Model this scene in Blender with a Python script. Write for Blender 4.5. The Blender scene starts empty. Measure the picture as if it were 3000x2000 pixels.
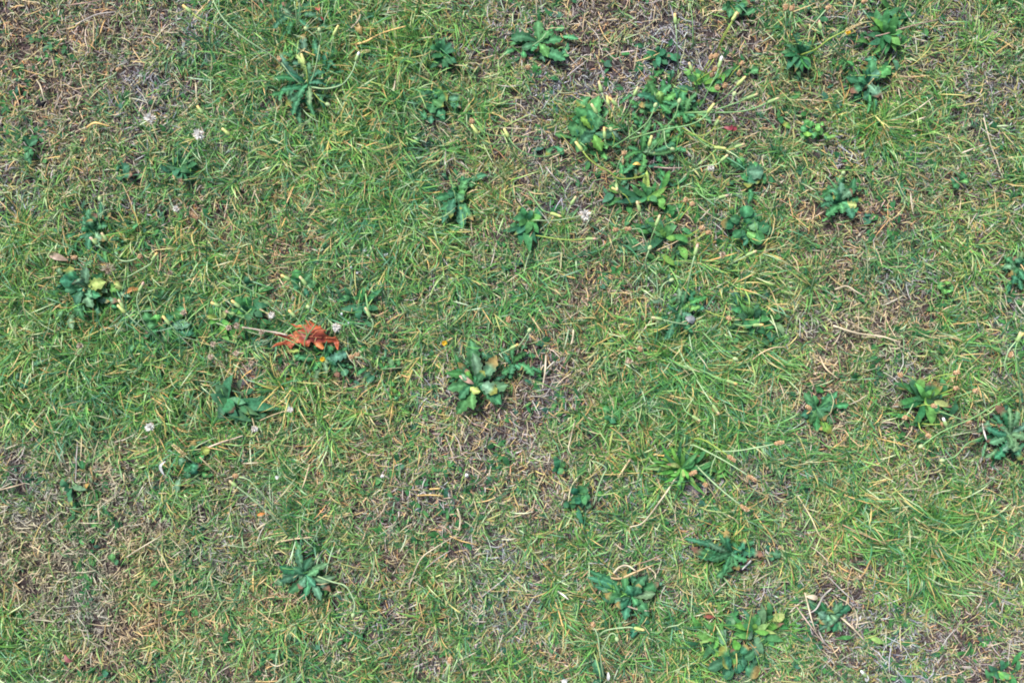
import bpy, math, random
import numpy as np
from mathutils import Vector, geometry

rng = np.random.default_rng(11)
random.seed(5)
PI = math.pi
C = bpy.context.scene.collection
S = bpy.context.scene

# ------------------------------------------------------------------ camera
CH = 2.17                                   # camera height: the frame covers 3.0 x 2.0 m of turf
cam_d = bpy.data.cameras.new('camera'); cam = bpy.data.objects.new('camera', cam_d); C.objects.link(cam)
cam.location = (0, 0, CH); cam.rotation_euler = (0, 0, 0)
cam_d.sensor_width = 36.0; cam_d.lens = 26.04; cam_d.clip_start = 0.02; cam_d.clip_end = 2000.0
S.camera = cam

# ------------------------------------------------------------------ light
SUN_EL, SUN_ROT = math.radians(46), math.radians(-40)
w = bpy.data.worlds.new('World'); S.world = w; w.use_nodes = True
nt = w.node_tree; bg = nt.nodes['Background']
sky = nt.nodes.new('ShaderNodeTexSky'); sky.sky_type = 'NISHITA'; sky.sun_disc = False
sky.sun_elevation = SUN_EL; sky.sun_rotation = SUN_ROT; sky.air_density = 1.0; sky.dust_density = 2.5
nt.links.new(sky.outputs[0], bg.inputs[0]); bg.inputs[1].default_value = 0.085
sd = bpy.data.lights.new('sun', 'SUN'); sun = bpy.data.objects.new('sun', sd); C.objects.link(sun)
sd.energy = 3.3; sd.angle = math.radians(18); sd.color = (1.0, 0.985, 0.95)
sdir = Vector((math.sin(SUN_ROT) * math.cos(SUN_EL), math.cos(SUN_ROT) * math.cos(SUN_EL), math.sin(SUN_EL)))
sun.rotation_euler = sdir.to_track_quat('Z', 'Y').to_euler(); sun.location = (0, 0, 6)
S.view_settings.view_transform = 'Standard'; S.view_settings.look = 'None'
S.view_settings.exposure = 0.95; S.view_settings.gamma = 1.0
S.render.engine = 'CYCLES'
S.cycles.max_bounces = 4; S.cycles.diffuse_bounces = 2; S.cycles.transmission_bounces = 2; S.cycles.glossy_bounces = 2
S.cycles.filter_width = 1.9

# ------------------------------------------------------------------ noise and fields (metres)
def vnoise(x, y, scale, seed):
    g = np.random.default_rng(seed).random((256, 256))
    u = x / scale + 97.3; v = y / scale + 51.7
    iu = np.floor(u).astype(int); iv = np.floor(v).astype(int)
    fu = u - iu; fv = v - iv
    fu = fu * fu * (3 - 2 * fu); fv = fv * fv * (3 - 2 * fv)
    a = g[iu % 256, iv % 256]; b = g[(iu + 1) % 256, iv % 256]
    c = g[iu % 256, (iv + 1) % 256]; d = g[(iu + 1) % 256, (iv + 1) % 256]
    return (a * (1 - fu) + b * fu) * (1 - fv) + (c * (1 - fu) + d * fu) * fv

def height(x, y):
    x = np.asarray(x, float); y = np.asarray(y, float)
    return (0.018 * (vnoise(x, y, 0.45, 1) - .5) + 0.012 * (vnoise(x, y, 0.12, 2) - .5)
            + 0.006 * (vnoise(x, y, 0.035, 3) - .5))

GREEN = np.array([
 [.22,.34,.58,.72,.60,.42,.34,.18,.34,.44,.44,.46],
 [.34,.40,.56,.62,.58,.46,.32,.42,.46,.38,.44,.40],
 [.50,.52,.52,.58,.74,.50,.42,.42,.48,.34,.36,.44],
 [.88,.84,.66,.58,.58,.54,.52,.54,.60,.46,.42,.48],
 [.92,.92,.78,.62,.54,.46,.44,.62,.66,.34,.40,.44],
 [.42,.46,.58,.48,.32,.28,.42,.54,.58,.50,.54,.42],
 [.22,.28,.44,.50,.32,.34,.42,.46,.50,.48,.66,.34],
 [.42,.28,.38,.46,.42,.46,.52,.54,.56,.34,.30,.42]])
GREEN[1:5, 8:] += .10; GREEN[5:7, :2] -= .08; GREEN[3:5, :3] += .12; GREEN[5:, 3:9] += .05; GREEN[0, 8:] += .05
BLOB = [(1740,215,85,-.75),(1290,500,55,-.5),(1630,1060,75,-.5),(1540,1210,75,-.6),(2560,640,60,-.8),(2760,610,110,-.3),
 (2470,1010,130,-.5),(2450,1730,90,-.7),(2820,1880,160,-.5),(735,1115,40,-1.2),(30,1330,50,-.5),(60,200,120,-.35),
 (1330,1350,120,-.45),(1540,420,60,-.6),(1690,600,70,-.6),(2730,155,75,-.6),(2160,350,70,-.5),(2080,170,110,-.4),(430,290,90,-.35),
 (2055,1455,60,-.9),(2660,880,70,-.5),(2420,640,60,-.3),(1540,1790,60,-.2),(2000,1080,140,.5),(2750,1600,150,.55),
 (1150,470,150,.3),(1180,640,120,.3),(2590,380,80,.4),(1480,850,120,.1),(20,1900,80,.7),(980,120,180,.25),(1900,445,50,-.5),
 (2390,280,70,-.4),(2740,1780,60,.1),(150,1700,200,-.15),(1250,240,100,.1),(1800,40,160,-.35),(2860,430,120,-.2)]
def green(x, y):
    px = np.asarray(x) * 1000 + 1500; py = 1000 - np.asarray(y) * 1000
    u = np.clip(px / 250 - .5, 0, 10.999); v = np.clip(py / 250 - .5, 0, 6.999)
    iu = u.astype(int); iv = v.astype(int); fu = u - iu; fv = v - iv
    g = ((GREEN[iv, iu] * (1 - fu) + GREEN[iv, iu + 1] * fu) * (1 - fv)
         + (GREEN[iv + 1, iu] * (1 - fu) + GREEN[iv + 1, iu + 1] * fu) * fv)
    for bx, by, r, d in BLOB:
        g = g + d * np.exp(-((px - bx) ** 2 + (py - by) ** 2) / (2 * (r * .8) ** 2))
    g = .10 + .80 * g + .42 * (vnoise(x, y, 0.075, 7) - .5) + .50 * (vnoise(x, y, 0.028, 8) - .5)
    return np.clip(g, 0.02, 1.0)

# ------------------------------------------------------------------ materials
def new_mat(name):
    m = bpy.data.materials.new(name); m.use_nodes = True
    n = m.node_tree.nodes; l = m.node_tree.links
    return m, n, l, n['Principled BSDF'], n['Material Output']

def attr_mat(name, rough=.55, trans=.25, noise=0.0, nscale=90., bump=0., spec=.3):
    """base colour from the mesh's own 'Col' attribute, a little mottling, some light through thin blades"""
    m, n, l, p, out = new_mat(name)
    a = n.new('ShaderNodeAttribute'); a.attribute_name = 'Col'
    col = a.outputs['Color']
    if noise:
        t = n.new('ShaderNodeTexNoise'); t.inputs['Scale'].default_value = nscale; t.inputs['Detail'].default_value = 4
        tc = n.new('ShaderNodeNewGeometry'); l.new(tc.outputs['Position'], t.inputs['Vector'])
        mr = n.new('ShaderNodeMapRange'); mr.inputs[3].default_value = 1 - noise; mr.inputs[4].default_value = 1 + noise
        mr.inputs[1].default_value = .3; mr.inputs[2].default_value = .7
        l.new(t.outputs['Fac'], mr.inputs[0])
        mx = n.new('ShaderNodeVectorMath'); mx.operation = 'SCALE'
        l.new(col, mx.inputs[0]); l.new(mr.outputs[0], mx.inputs['Scale']); col = mx.outputs[0]
        if bump:
            b = n.new('ShaderNodeBump'); b.inputs['Strength'].default_value = bump; b.inputs['Distance'].default_value = .002
            l.new(t.outputs['Fac'], b.inputs['Height']); l.new(b.outputs[0], p.inputs['Normal'])
    l.new(col, p.inputs['Base Color'])
    p.inputs['Roughness'].default_value = rough; p.inputs['Specular IOR Level'].default_value = spec
    if trans:
        tr = n.new('ShaderNodeBsdfTranslucent'); l.new(col, tr.inputs['Color'])
        ms = n.new('ShaderNodeMixShader'); ms.inputs[0].default_value = trans
        l.new(p.outputs[0], ms.inputs[1]); l.new(tr.outputs[0], ms.inputs[2]); l.new(ms.outputs[0], out.inputs[0])
    return m

M_BLADE = attr_mat('grass_blade', .45, .18, spec=.42)
M_THATCH = attr_mat('dry_thatch', .8, .1, spec=.15)
M_LEAF = attr_mat('weed_leaf', .66, .15, .34, 110., .45, .18)
M_STEM = attr_mat('weed_stem', .55, .0, .15, 150., spec=.3)
M_PETAL = attr_mat('petal', .7, .3, .08, 200., spec=.2)
M_OAK = attr_mat('fallen_leaf', .5, .1, .35, 60., .5, .35)

def soil_mat():
    m, n, l, p, out = new_mat('soil')
    g = n.new('ShaderNodeNewGeometry')
    t1 = n.new('ShaderNodeTexNoise'); t1.inputs['Scale'].default_value = 7; t1.inputs['Detail'].default_value = 6
    t2 = n.new('ShaderNodeTexNoise'); t2.inputs['Scale'].default_value = 160; t2.inputs['Detail'].default_value = 6
    v = n.new('ShaderNodeTexVoronoi'); v.inputs['Scale'].default_value = 130
    for t in (t1, t2, v): l.new(g.outputs['Position'], t.inputs['Vector'])
    r = n.new('ShaderNodeValToRGB'); l.new(t2.outputs['Fac'], r.inputs[0])
    e = r.color_ramp.elements
    e[0].position = .3; e[0].color = (.022, .018, .019, 1); e[1].position = .72; e[1].color = (.125, .10, .10, 1)
    r2 = n.new('ShaderNodeValToRGB'); l.new(t1.outputs['Fac'], r2.inputs[0])
    r2.color_ramp.elements[0].position = .35; r2.color_ramp.elements[0].color = (.75, .72, .75, 1)
    r2.color_ramp.elements[1].position = .65; r2.color_ramp.elements[1].color = (1.15, 1.05, .95, 1)
    mx = n.new('ShaderNodeMixRGB'); mx.blend_type = 'MULTIPLY'; mx.inputs[0].default_value = 1
    l.new(r.outputs[0], mx.inputs[1]); l.new(r2.outputs[0], mx.inputs[2])
    # turf colour takes over beyond the modelled blades
    ln = n.new('ShaderNodeVectorMath'); ln.operation = 'LENGTH'; l.new(g.outputs['Position'], ln.inputs[0])
    mr = n.new('ShaderNodeMapRange'); l.new(ln.outputs['Value'], mr.inputs[0])
    mr.inputs[1].default_value = 2.6; mr.inputs[2].default_value = 4.5
    t3 = n.new('ShaderNodeTexNoise'); t3.inputs['Scale'].default_value = 3; t3.inputs['Detail'].default_value = 8
    l.new(g.outputs['Position'], t3.inputs['Vector'])
    r3 = n.new('ShaderNodeValToRGB'); l.new(t3.outputs['Fac'], r3.inputs[0])
    r3.color_ramp.elements[0].position = .35; r3.color_ramp.elements[0].color = (.20, .17, .10, 1)
    r3.color_ramp.elements[1].position = .62; r3.color_ramp.elements[1].color = (.07, .13, .035, 1)
    m2 = n.new('ShaderNodeMixRGB'); l.new(mr.outputs[0], m2.inputs[0]); l.new(mx.outputs[0], m2.inputs[1]); l.new(r3.outputs[0], m2.inputs[2])
    l.new(m2.outputs[0], p.inputs['Base Color'])
    b = n.new('ShaderNodeBump'); b.inputs['Strength'].default_value = .8; b.inputs['Distance'].default_value = .004
    l.new(v.outputs['Distance'], b.inputs['Height']); l.new(b.outputs[0], p.inputs['Normal'])
    p.inputs['Roughness'].default_value = .95; p.inputs['Specular IOR Level'].default_value = .1
    return m
M_SOIL = soil_mat()

# ------------------------------------------------------------------ mesh helpers
def mesh_np(name, V, F, col, mat, smooth=True):
    """V (n,3); F list of arrays (m,k) of equal-size faces; col (n,3)"""
    me = bpy.data.meshes.new(name)
    nv = len(V); me.vertices.add(nv); me.vertices.foreach_set('co', np.ascontiguousarray(V, dtype=np.float32).ravel())
    loops = np.concatenate([f.ravel() for f in F]); tot = np.concatenate([np.full(len(f), f.shape[1]) for f in F])
    me.loops.add(len(loops)); me.loops.foreach_set('vertex_index', loops.astype(np.int32))
    me.polygons.add(len(tot)); st = np.concatenate([[0], np.cumsum(tot)[:-1]])
    me.polygons.foreach_set('loop_start', st.astype(np.int32))
    if smooth: me.polygons.foreach_set('use_smooth', np.ones(len(tot), dtype=bool))
    if col is not None:
        a = me.color_attributes.new('Col', 'FLOAT_COLOR', 'POINT')
        c4 = np.ones((nv, 4), np.float32); c4[:, :3] = col; a.data.foreach_set('color', c4.ravel())
    me.update(calc_edges=True); me.materials.append(mat)
    return me

def link(name, me, parent=None):
    o = bpy.data.objects.new(name, me); C.objects.link(o)
    if parent is not None:
        o.parent = parent; o.matrix_parent_inverse = parent.matrix_world.inverted() if False else o.matrix_parent_inverse
        o.location = -Vector(parent.location)
    return o

def tag(o, label=None, cat=None, group=None, kind=None):
    if label: o['label'] = label
    if cat: o['category'] = cat
    if group: o['group'] = group
    if kind: o['kind'] = kind
    return o

def W(px, py, z=0.0):
    """where a thing seen at this place of the 3000 x 2000 frame stands when it is z metres above the ground"""
    k = (CH - z) / CH
    x = (px - 1500) / 1000 * k; y = (1000 - py) / 1000 * k
    return x, y

def thing(name, label, cat, px, py, group=None):
    x, y = W(px, py, .005)
    o = bpy.data.objects.new(name, None); C.objects.link(o)
    o.empty_display_size = .02
    o.location = (x, y, float(height(x, y)))
    return tag(o, label, cat, group)

class MB:                                    # collects strips and tubes into one mesh
    def __init__(s): s.v = []; s.f4 = []; s.f3 = []; s.c = []; s.n = 0
    def add(s, V, f4, f3, c):
        V = np.asarray(V, float); c = np.asarray(c, float)
        if c.ndim == 1: c = np.tile(c, (len(V), 1))
        s.v.append(V); s.c.append(c)
        if len(f4): s.f4.append(np.asarray(f4) + s.n)
        if len(f3): s.f3.append(np.asarray(f3) + s.n)
        s.n += len(V)
    def build(s, name, mat, parent=None):
        F = []
        if s.f4: F.append(np.concatenate(s.f4))
        if s.f3: F.append(np.concatenate(s.f3))
        return link(name, mesh_np(name, np.concatenate(s.v), F, np.concatenate(s.c), mat), parent)

def spline(P, n):
    P = np.asarray(P, float)
    if len(P) == 2: return P[0] + (P[1] - P[0]) * np.linspace(0, 1, n)[:, None]
    Q = np.vstack([2 * P[0] - P[1], P, 2 * P[-1] - P[-2]])
    d = np.concatenate([[0], np.cumsum(np.linalg.norm(np.diff(P, axis=0), axis=1))])
    out = []
    for t in np.linspace(0, d[-1], n):
        i = min(np.searchsorted(d, t, 'right') - 1, len(P) - 2); u = (t - d[i]) / (d[i + 1] - d[i] + 1e-12)
        a, b, c, e = Q[i], Q[i + 1], Q[i + 2], Q[i + 3]
        out.append(.5 * ((2 * b) + (-a + c) * u + (2 * a - 5 * b + 4 * c - e) * u * u + (-a + 3 * b - 3 * c + e) * u ** 3))
    return np.array(out)

def tube(mb, P, R, col, k=6, flat=1.0):
    P = np.asarray(P, float); n = len(P); R = np.broadcast_to(np.asarray(R, float), (n,))
    T = np.gradient(P, axis=0); T /= np.linalg.norm(T, axis=1)[:, None] + 1e-12
    up = np.tile([0, 0, 1.0], (n, 1)); up[np.abs(T[:, 2]) > .95] = [0, 1, 0]
    A = np.cross(T, up); A /= np.linalg.norm(A, axis=1)[:, None] + 1e-12; B = np.cross(A, T)
    th = np.arange(k) * 2 * PI / k
    V = P[:, None, :] + R[:, None, None] * (np.cos(th)[None, :, None] * A[:, None, :] + flat * np.sin(th)[None, :, None] * B[:, None, :])
    i = np.arange(n - 1)[:, None] * k; j = np.arange(k)[None, :]; j2 = (j + 1) % k
    f = np.stack([i + j, i + j2, i + k + j2, i + k + j], -1).reshape(-1, 4)
    V = V.reshape(-1, 3); c = np.asarray(col, float)
    c = np.repeat(c, k, axis=0) if c.ndim == 2 else np.tile(c, (len(V), 1))
    f3 = []
    V = np.vstack([V, P[:1], P[-1:]]); c = np.vstack([c, c[:1], c[-1:]])
    for a in range(k):
        f3.append((n * k, (a + 1) % k, a)); f3.append((n * k + 1, (n - 1) * k + a, (n - 1) * k + (a + 1) % k))
    mb.add(V, f, f3, c)

# ------------------------------------------------------------------ leaves and stems of weeds
TONES = {0: (.032, .135, .060), 1: (.048, .175, .058), 2: (.095, .260, .055), 3: (.085, .190, .100), 4: (.22, .34, .10),
         5: (.034, .120, .056), 6: (.30, .05, .06), 7: (.42, .26, .09)}
PROM = [0]; FOOT = []                                    # leaf footprints, kept nearly clear of grass roots
LEAFROW = []
def leaf_mesh(kind, base, tip, width, tone, z0, z1, z2, bend):
    n = 26 if kind in 'dc' else 14
    t = np.linspace(0, 1, n)
    b = np.array(base, float); e = np.array(tip, float); L = np.linalg.norm(e - b) + 1e-6
    d = (e - b) / L; s = np.array([-d[1], d[0]])
    ctr = b + (e - b) * t[:, None] + s * (bend * L * np.sin(PI * t) ** 1.0)[:, None]
    tg = np.gradient(ctr, axis=0); tg /= np.linalg.norm(tg, axis=1)[:, None]; nr = np.stack([-tg[:, 1], tg[:, 0]], 1)
    hw = width / 2
    if kind == 'd':                          # runcinate: teeth point back to the base
        nl = max(4, int(L / .013)); env = np.clip(.22 + 1.0 * np.sin(PI * t ** 1.25) ** .8, 0, 1.1) * np.clip((1 - t) * 9, 0, 1) ** .6
        f = (t * nl + random.random()) % 1.0
        wl = hw * env * np.where(t > .84, 1, 1 - .62 * f); f2 = (t * nl + random.random()) % 1.0
        wr = hw * env * np.where(t > .84, 1, 1 - .62 * f2)
    elif kind == 'c':                        # blunt wavy lobes, widest past the middle
        env = (.18 + .95 * np.sin(PI * t ** 1.5) ** .9) * np.clip((1 - t) * 8, 0, 1) ** .55
        nl = max(3, L / .016); ph = random.random() * 6
        wl = hw * env * (1 + .18 * np.sin(2 * PI * nl * t + ph)); wr = hw * env * (1 + .18 * np.sin(2 * PI * nl * t + ph + 2))
    elif kind == 'r':                        # round blade on a stalk
        env = np.where(t < .38, .10, np.sqrt(np.clip(1 - ((t - .70) / .31) ** 2, 0, 1))); wl = wr = hw * env
    else:                                    # lance
        env = (.14 + .95 * np.sin(PI * np.clip(t, 0, 1) ** .95) ** 1.1) * np.clip((1 - t) * 6, 0, 1) ** .7
        wl = wr = hw * env
    zc = z0 + (z1 - z0) * np.sin(np.clip(t * 1.25, 0, 1) * PI / 2) + (z2 - z1) * np.clip((t - .45) / .55, 0, 1) ** 1.5
    J = np.array([-1, -.5, 0, .5, 1.0]); ww = np.where(J[None, :] < 0, wr[:, None], wl[:, None])
    V = np.zeros((n, 5, 3))
    V[:, :, :2] = ctr[:, None, :] + nr[:, None, :] * (ww * J[None, :])[:, :, None]
    fold = random.uniform(.0, .35); tilt = random.uniform(-.22, .22)
    V[:, :, 2] = zc[:, None] + ww * np.abs(J)[None, :] * fold + ww * J[None, :] * tilt \
        + .10 * ww * np.sin(t * 17 + random.random() * 6)[:, None] * J[None, :]
    c0 = np.array(TONES[tone]) * random.uniform(.85, 1.25); c0 = c0 * np.array([random.uniform(.85, 1.35), 1, random.uniform(.8, 1.25)])
    col = np.tile(c0, (n, 5, 1)); rib = np.clip(c0 * 1.9 + .02, 0, 1)
    if kind == 'p':
        col[:, 2] = c0 * 1.2; col[:, 1] = c0 * 1.15; col[:, 3] = c0 * 1.15
    else: col[:, 2] = rib
    if random.random() < .22:                # browned or yellowed tip
        k = np.clip((t - random.uniform(.6, .85)) * 6, 0, 1)[:, None, None]
        col = col * (1 - k) + np.array(random.choice([(.30, .22, .08), (.24, .26, .06), (.22, .12, .08)])) * k
    i = np.arange(n - 1)[:, None] * 5; j = np.arange(4)[None, :]
    F = np.stack([i + j, i + j + 1, i + 5 + j + 1, i + 5 + j], -1).reshape(-1, 4)
    for q in range(0, n, 2): FOOT.append((ctr[q, 0], ctr[q, 1], max(wl[q], wr[q]) * (1.9 if PROM[0] else 1)))
    return V.reshape(-1, 3), F, col.reshape(-1, 3)

def add_leaf(parent, kind, bx, by, tx, ty, wd, tone, lift=0., name='leaf'):
    z0 = .006 + lift; up = .012 * min(1, max(0, float(green((bx + tx) / 2000 - 1.5, 1 - (by + ty) / 2000)) - .4) * 2.5); z1 = random.uniform(.015, .028) + lift + up + PROM[0]; z2 = PROM[0] * .9 + random.uniform(.012, .028) + lift + up
    B = W(bx, by, z0); T = W(tx, ty, z2); h = float(height(T[0], T[1]))
    V, F, col = leaf_mesh(kind, B, T, wd / 1000., tone, z0, z1, z2, random.uniform(-.12, .12))
    V[:, 2] += h
    return link(name, mesh_np(name, V, [F], col, M_LEAF), parent)

GRN = (.22, .34, .13); PALE = (.34, .42, .20); TAN = (.46, .34, .19); DRY = (.55, .47, .33)
STEMC = {'g': (.18, .33, .13), 'p': (.30, .42, .22), 't': (.48, .38, .22), 'y': (.27, .36, .075), 'b': (.21, .14, .10)}
def lathe(mb, p, d, L, prof, cols, k=8):
    """prof: (t, radius) along direction d from point p"""
    P = np.array([np.array(p) + np.array(d) * L * t for t, r in prof]); tube(mb, P, [r for t, r in prof], np.array(cols, float), k)

def head(parent, kind, p, d):
    """flower heads, buds and seed heads at the end p of a stem pointing along d"""
    p = np.array(p); d = np.array(d) / (np.linalg.norm(d) + 1e-9); mb = MB(); r_ = random.uniform(.9, 1.15)
    if kind in ('bud', 'ybud', 'wbud', 'pbud', 'obud'):
        L = .030 * r_; tipc = {'bud': (.55, .42, .24), 'ybud': (.68, .56, .22), 'wbud': (.80, .80, .78), 'pbud': (.58, .36, .28), 'obud': (.76, .48, .18)}[kind]
        g = (.24, .35, .13) if kind != 'ybud' else (.36, .43, .14)
        lathe(mb, p, d, L, [(0, .002), (.10, .0044), (.30, .0057), (.55, .0047), (.72, .0038), (.80, .0041), (1, .0028)],
              [g, g, g, np.array(g) * 1.2, np.array(g) * .6 + np.array(tipc) * .5, tipc, tipc])
        return mb.build('bud', M_STEM, parent)
    if kind == 'knob':
        lathe(mb, p, d, .015 * r_, [(0, .002), (.25, .0055), (.6, .0060), (.85, .0042), (1, .001)], [(.32, .42, .20)] * 3 + [(.45, .48, .22)] * 2)
        return mb.build('bud', M_STEM, parent)
    if kind in ('tan', 'spike'):             # ripe plantain head: knobbly
        L = (.016 if kind == 'tan' else .028) * r_; R = .0065 if kind == 'tan' else .0058
        lathe(mb, p, d, L, [(0, .002), (.15, R * .8), (.45, R), (.75, R * .8), (1, .0015)], [(.30, .18, .09)] * 5)
        a = np.cross(d, [0, 0, 1.0]); a /= np.linalg.norm(a) + 1e-9; b = np.cross(a, d)
        for q in range(int(46 if kind == 'tan' else 60)):
            t = random.uniform(.05, .98); th = random.uniform(0, 2 * PI); rr = R * math.sin(PI * min(max(t, .12), .88)) ** .6
            n = a * math.cos(th) + b * math.sin(th); c = random.choice([(.58, .40, .22), (.44, .27, .13), (.66, .50, .33), (.36, .21, .12)])
            q0 = p + d * L * t + n * rr * .7
            tube(mb, [q0, q0 + n * .0024 + d * .0012, q0 + n * .0030 + d * .0022], [.0013, .0012, .0003], c, 4)
        return mb.build('seed_head', M_STEM, parent)
    if kind == 'plume':                      # feathery grass spike
        L = .045
        for q in range(90):
            t = random.random(); th = random.uniform(0, 2 * PI); a = np.cross(d, [0, 0, 1.0]); a /= np.linalg.norm(a) + 1e-9; b = np.cross(a, d)
            n = a * math.cos(th) + b * math.sin(th); q0 = p + d * L * t + n * .002
            c = random.choice([(.62, .48, .24), (.52, .40, .20), (.70, .58, .34)])
            tube(mb, [q0, q0 + n * .004 * (1 - .5 * t) + d * .006], [.0012, .0004], c, 3)
        return mb.build('seed_head', M_STEM, parent)
    if kind == 'flower':
        for q in range(34):
            th = q * 2.4; e = .25 + .9 * (q / 34); n = np.array([math.cos(th) * math.cos(e), math.sin(th) * math.cos(e), math.sin(e)])
            q0 = p + n * .002; s = np.cross(n, [0, 0, 1.0]); s /= np.linalg.norm(s) + 1e-9
            L = .0062; c = (.82, .56, .05)
            mb.add([q0 - s * .0008, q0 + s * .0008, q0 + n * L + s * .0014, q0 + n * L - s * .0014], [(0, 1, 2, 3)], [], c)
        return mb.build('flower_head', M_PETAL, parent)
    # clover: florets standing out of a ball, white above and browned below; fluff: loose hairs
    N = 95 if kind == 'clover' else 80; R = .0165 if kind == 'clover' else (.017 if kind == 'drycl' else .023)
    up = np.array([0, 0, 1.0]) * .8 + d * .5; up /= np.linalg.norm(up)
    for q in range(N):
        n = np.array([random.gauss(0, 1) for _ in range(3)]); n /= np.linalg.norm(n)
        if n @ up < -.35: n = -n
        s = np.cross(n, [.3, .2, 1.0]); s /= np.linalg.norm(s) + 1e-9; up2 = n @ up
        if kind == 'clover':
            c = (.88, .86, .82) if up2 > .0 else random.choice([(.50, .33, .26), (.62, .47, .38)])
            if random.random() < .12: c = (.55, .42, .33)
            L = R * random.uniform(.65, 1.15); m = p + n * L * .6 + s * .0002; ww = .0022
            mb.add([p + n * .002 - s * .0008, p + n * .002 + s * .0008, m + s * ww, m - s * ww, p + n * L * 1.05 + s * .0004, p + n * L * 1.05 - s * .0004],
                   [(0, 1, 2, 3), (3, 2, 4, 5)], [], c)
        elif kind == 'drycl':
            c = random.choice([(.60, .44, .32), (.70, .58, .46), (.46, .32, .22), (.74, .68, .58)])
            L = R * random.uniform(.35, .6); m = p + n * L * .6; ww = .0016
            mb.add([p + n * .001 - s * .0008, p + n * .001 + s * .0008, m + s * ww, m - s * ww, p + n * L + s * .0004, p + n * L - s * .0004],
                   [(0, 1, 2, 3), (3, 2, 4, 5)], [], c)
        else:
            c = random.choice([(.66, .54, .42), (.76, .68, .56), (.55, .42, .32)])
            L = R * random.uniform(.8, 1.15); tube(mb, [p, p + n * L * .5, p + n * L + np.array([0, 0, -.003])], [.0006, .0006, .0003], c, 3)
    return mb.build('flower_head' if kind != 'fluff' else 'seed_head', M_PETAL, parent)

def add_stem(parent, pts, hd=None, z=.07, col='g', r=1.7, zb=.030, name='flower_stem', as_thing=None):
    """pts: frame places from the foot to the end; z: height of the end"""
    P = spline(pts, max(10, 5 * len(pts))); n = len(P); t = np.linspace(0, 1, n)
    zz = zb + (z - zb) * np.sin(t * PI / 2) ** .7
    q = np.array([W(a, b, c) for (a, b), c in zip(P, zz)]); hh = float(height(q[0, 0], q[0, 1]))
    Q = np.column_stack([q, zz + hh])
    c0 = np.array(STEMC[col]) * random.uniform(.9, 1.12); mb = MB()
    wob = 1 + .12 * np.sin(t * random.uniform(15, 30))
    tube(mb, Q, (r / 1000.) * 1.02 * (1 - .25 * t) * wob, c0[None, :] * (1 + .25 * (t[:, None] - .5)), 6)
    s = mb.build(name, M_STEM, parent)
    if hd:
        d = Q[-1] - Q[-3]; d = d / np.linalg.norm(d)
        head(s if parent is not None else s, hd, Q[-1], d) if parent is not None else None
    return s, Q

def stemset(parent, stems):
    for s in stems:
        pts, hd = s[0], s[1]; kw = s[2] if len(s) > 2 else {}
        st, Q = add_stem(parent, pts, None, **kw)
        if hd:
            d = Q[-1] - Q[-3]; h = head(None, hd, Q[-1], d)
            h.parent = st                       # the stem's own mesh already carries the plant's offset
            h.location = (0, 0, 0)

MASS = {(1738,393): (14,60), (1932,307): (24,80), (1880,448): (24,85), (1900,575): (22,85), (2005,331): (8,45), (256,841): (16,75), (275,676): (16,75), (901,245): (12,75),
        (870,50): (12,75), (2590,105): (16,75), (2208,1846): (12,60), (2101,1862): (12,55), (2199,933): (16,70), (470,950): (16,75), (735,905): (12,65), (1988,910): (12,75),
        (650,935): (10,50), (1952,695): (10,60), (1847,1745): (12,70), (1998,1370): (26,45), (665,1171): (8,60), (1268,292): (6,55), (1576,125): (8,70), (1339,565): (8,60), (2157,1925): (8,50)}
def plant(name, cat, label, kind, cx, cy, tone, leaves, stems=(), group=None):
    PROM[0] = .009 if (cx, cy) in ((2708,1172),(1998,1370),(1393,1123),(2462,590),(2144,1618),(2955,1272),(901,245),(256,841),(2342,163)) else 0
    root = thing(name, label, cat, cx, cy, group)
    order = sorted(range(len(leaves)), key=lambda i: -math.hypot(leaves[i][0] - cx, leaves[i][1] - cy))
    for rank, i in enumerate(order):
        L = leaves[i]; tx, ty, wd = L[0], L[1], L[2]; tn = L[3] if len(L) > 3 and L[3] is not None else tone
        bx, by = (L[4], L[5]) if len(L) > 5 else (cx + random.uniform(-4, 4), cy + random.uniform(-4, 4))
        add_leaf(root, kind, bx, by, tx, ty, wd, tn, lift=.0012 * rank)
    if len(leaves) > 7:                      # smaller leaves low in the gaps of the rosette
        far = sorted(math.hypot(l[0] - cx, l[1] - cy) for l in leaves)[len(leaves) // 2]
        for q in range(len(leaves) // 2 + 2):
            l = random.choice(leaves); m = random.choice(leaves); k = random.uniform(.2, .6)
            ex = (l[0] * (1 - k) + m[0] * k); ey = (l[1] * (1 - k) + m[1] * k); a = random.uniform(0, 2 * PI); rr = far * random.uniform(.35, .6)
            add_leaf(root, kind, ex - rr * math.cos(a), ey - rr * math.sin(a), ex + rr * .6 * math.cos(a), ey + rr * .6 * math.sin(a), l[2] * random.uniform(.55, .9), random.choice([tone, tone, 5, 0]), lift=-.006)
    nm, R = MASS.get((cx, cy), (5, 42) if len(leaves) > 6 else (0, 0)); strap = (cx, cy) == (1998, 1370)
    for q in range(nm):
        a = random.uniform(0, 2 * PI); rr = R * math.sqrt(random.random()); bx = cx + rr * math.cos(a); by = cy + rr * math.sin(a); a += random.gauss(0, .9)
        ln = random.uniform(28, 62) * (1.3 if strap else 1)
        add_leaf(root, kind, bx, by, bx + ln * math.cos(a), by + ln * math.sin(a), random.uniform(10, 18) * (.5 if strap else 1), tone if random.random() < .6 else random.choice([0, 1, 5, 3]), lift=-.003)
    PROM[0] = 0
    stemset(root, stems)
    return root

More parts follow.
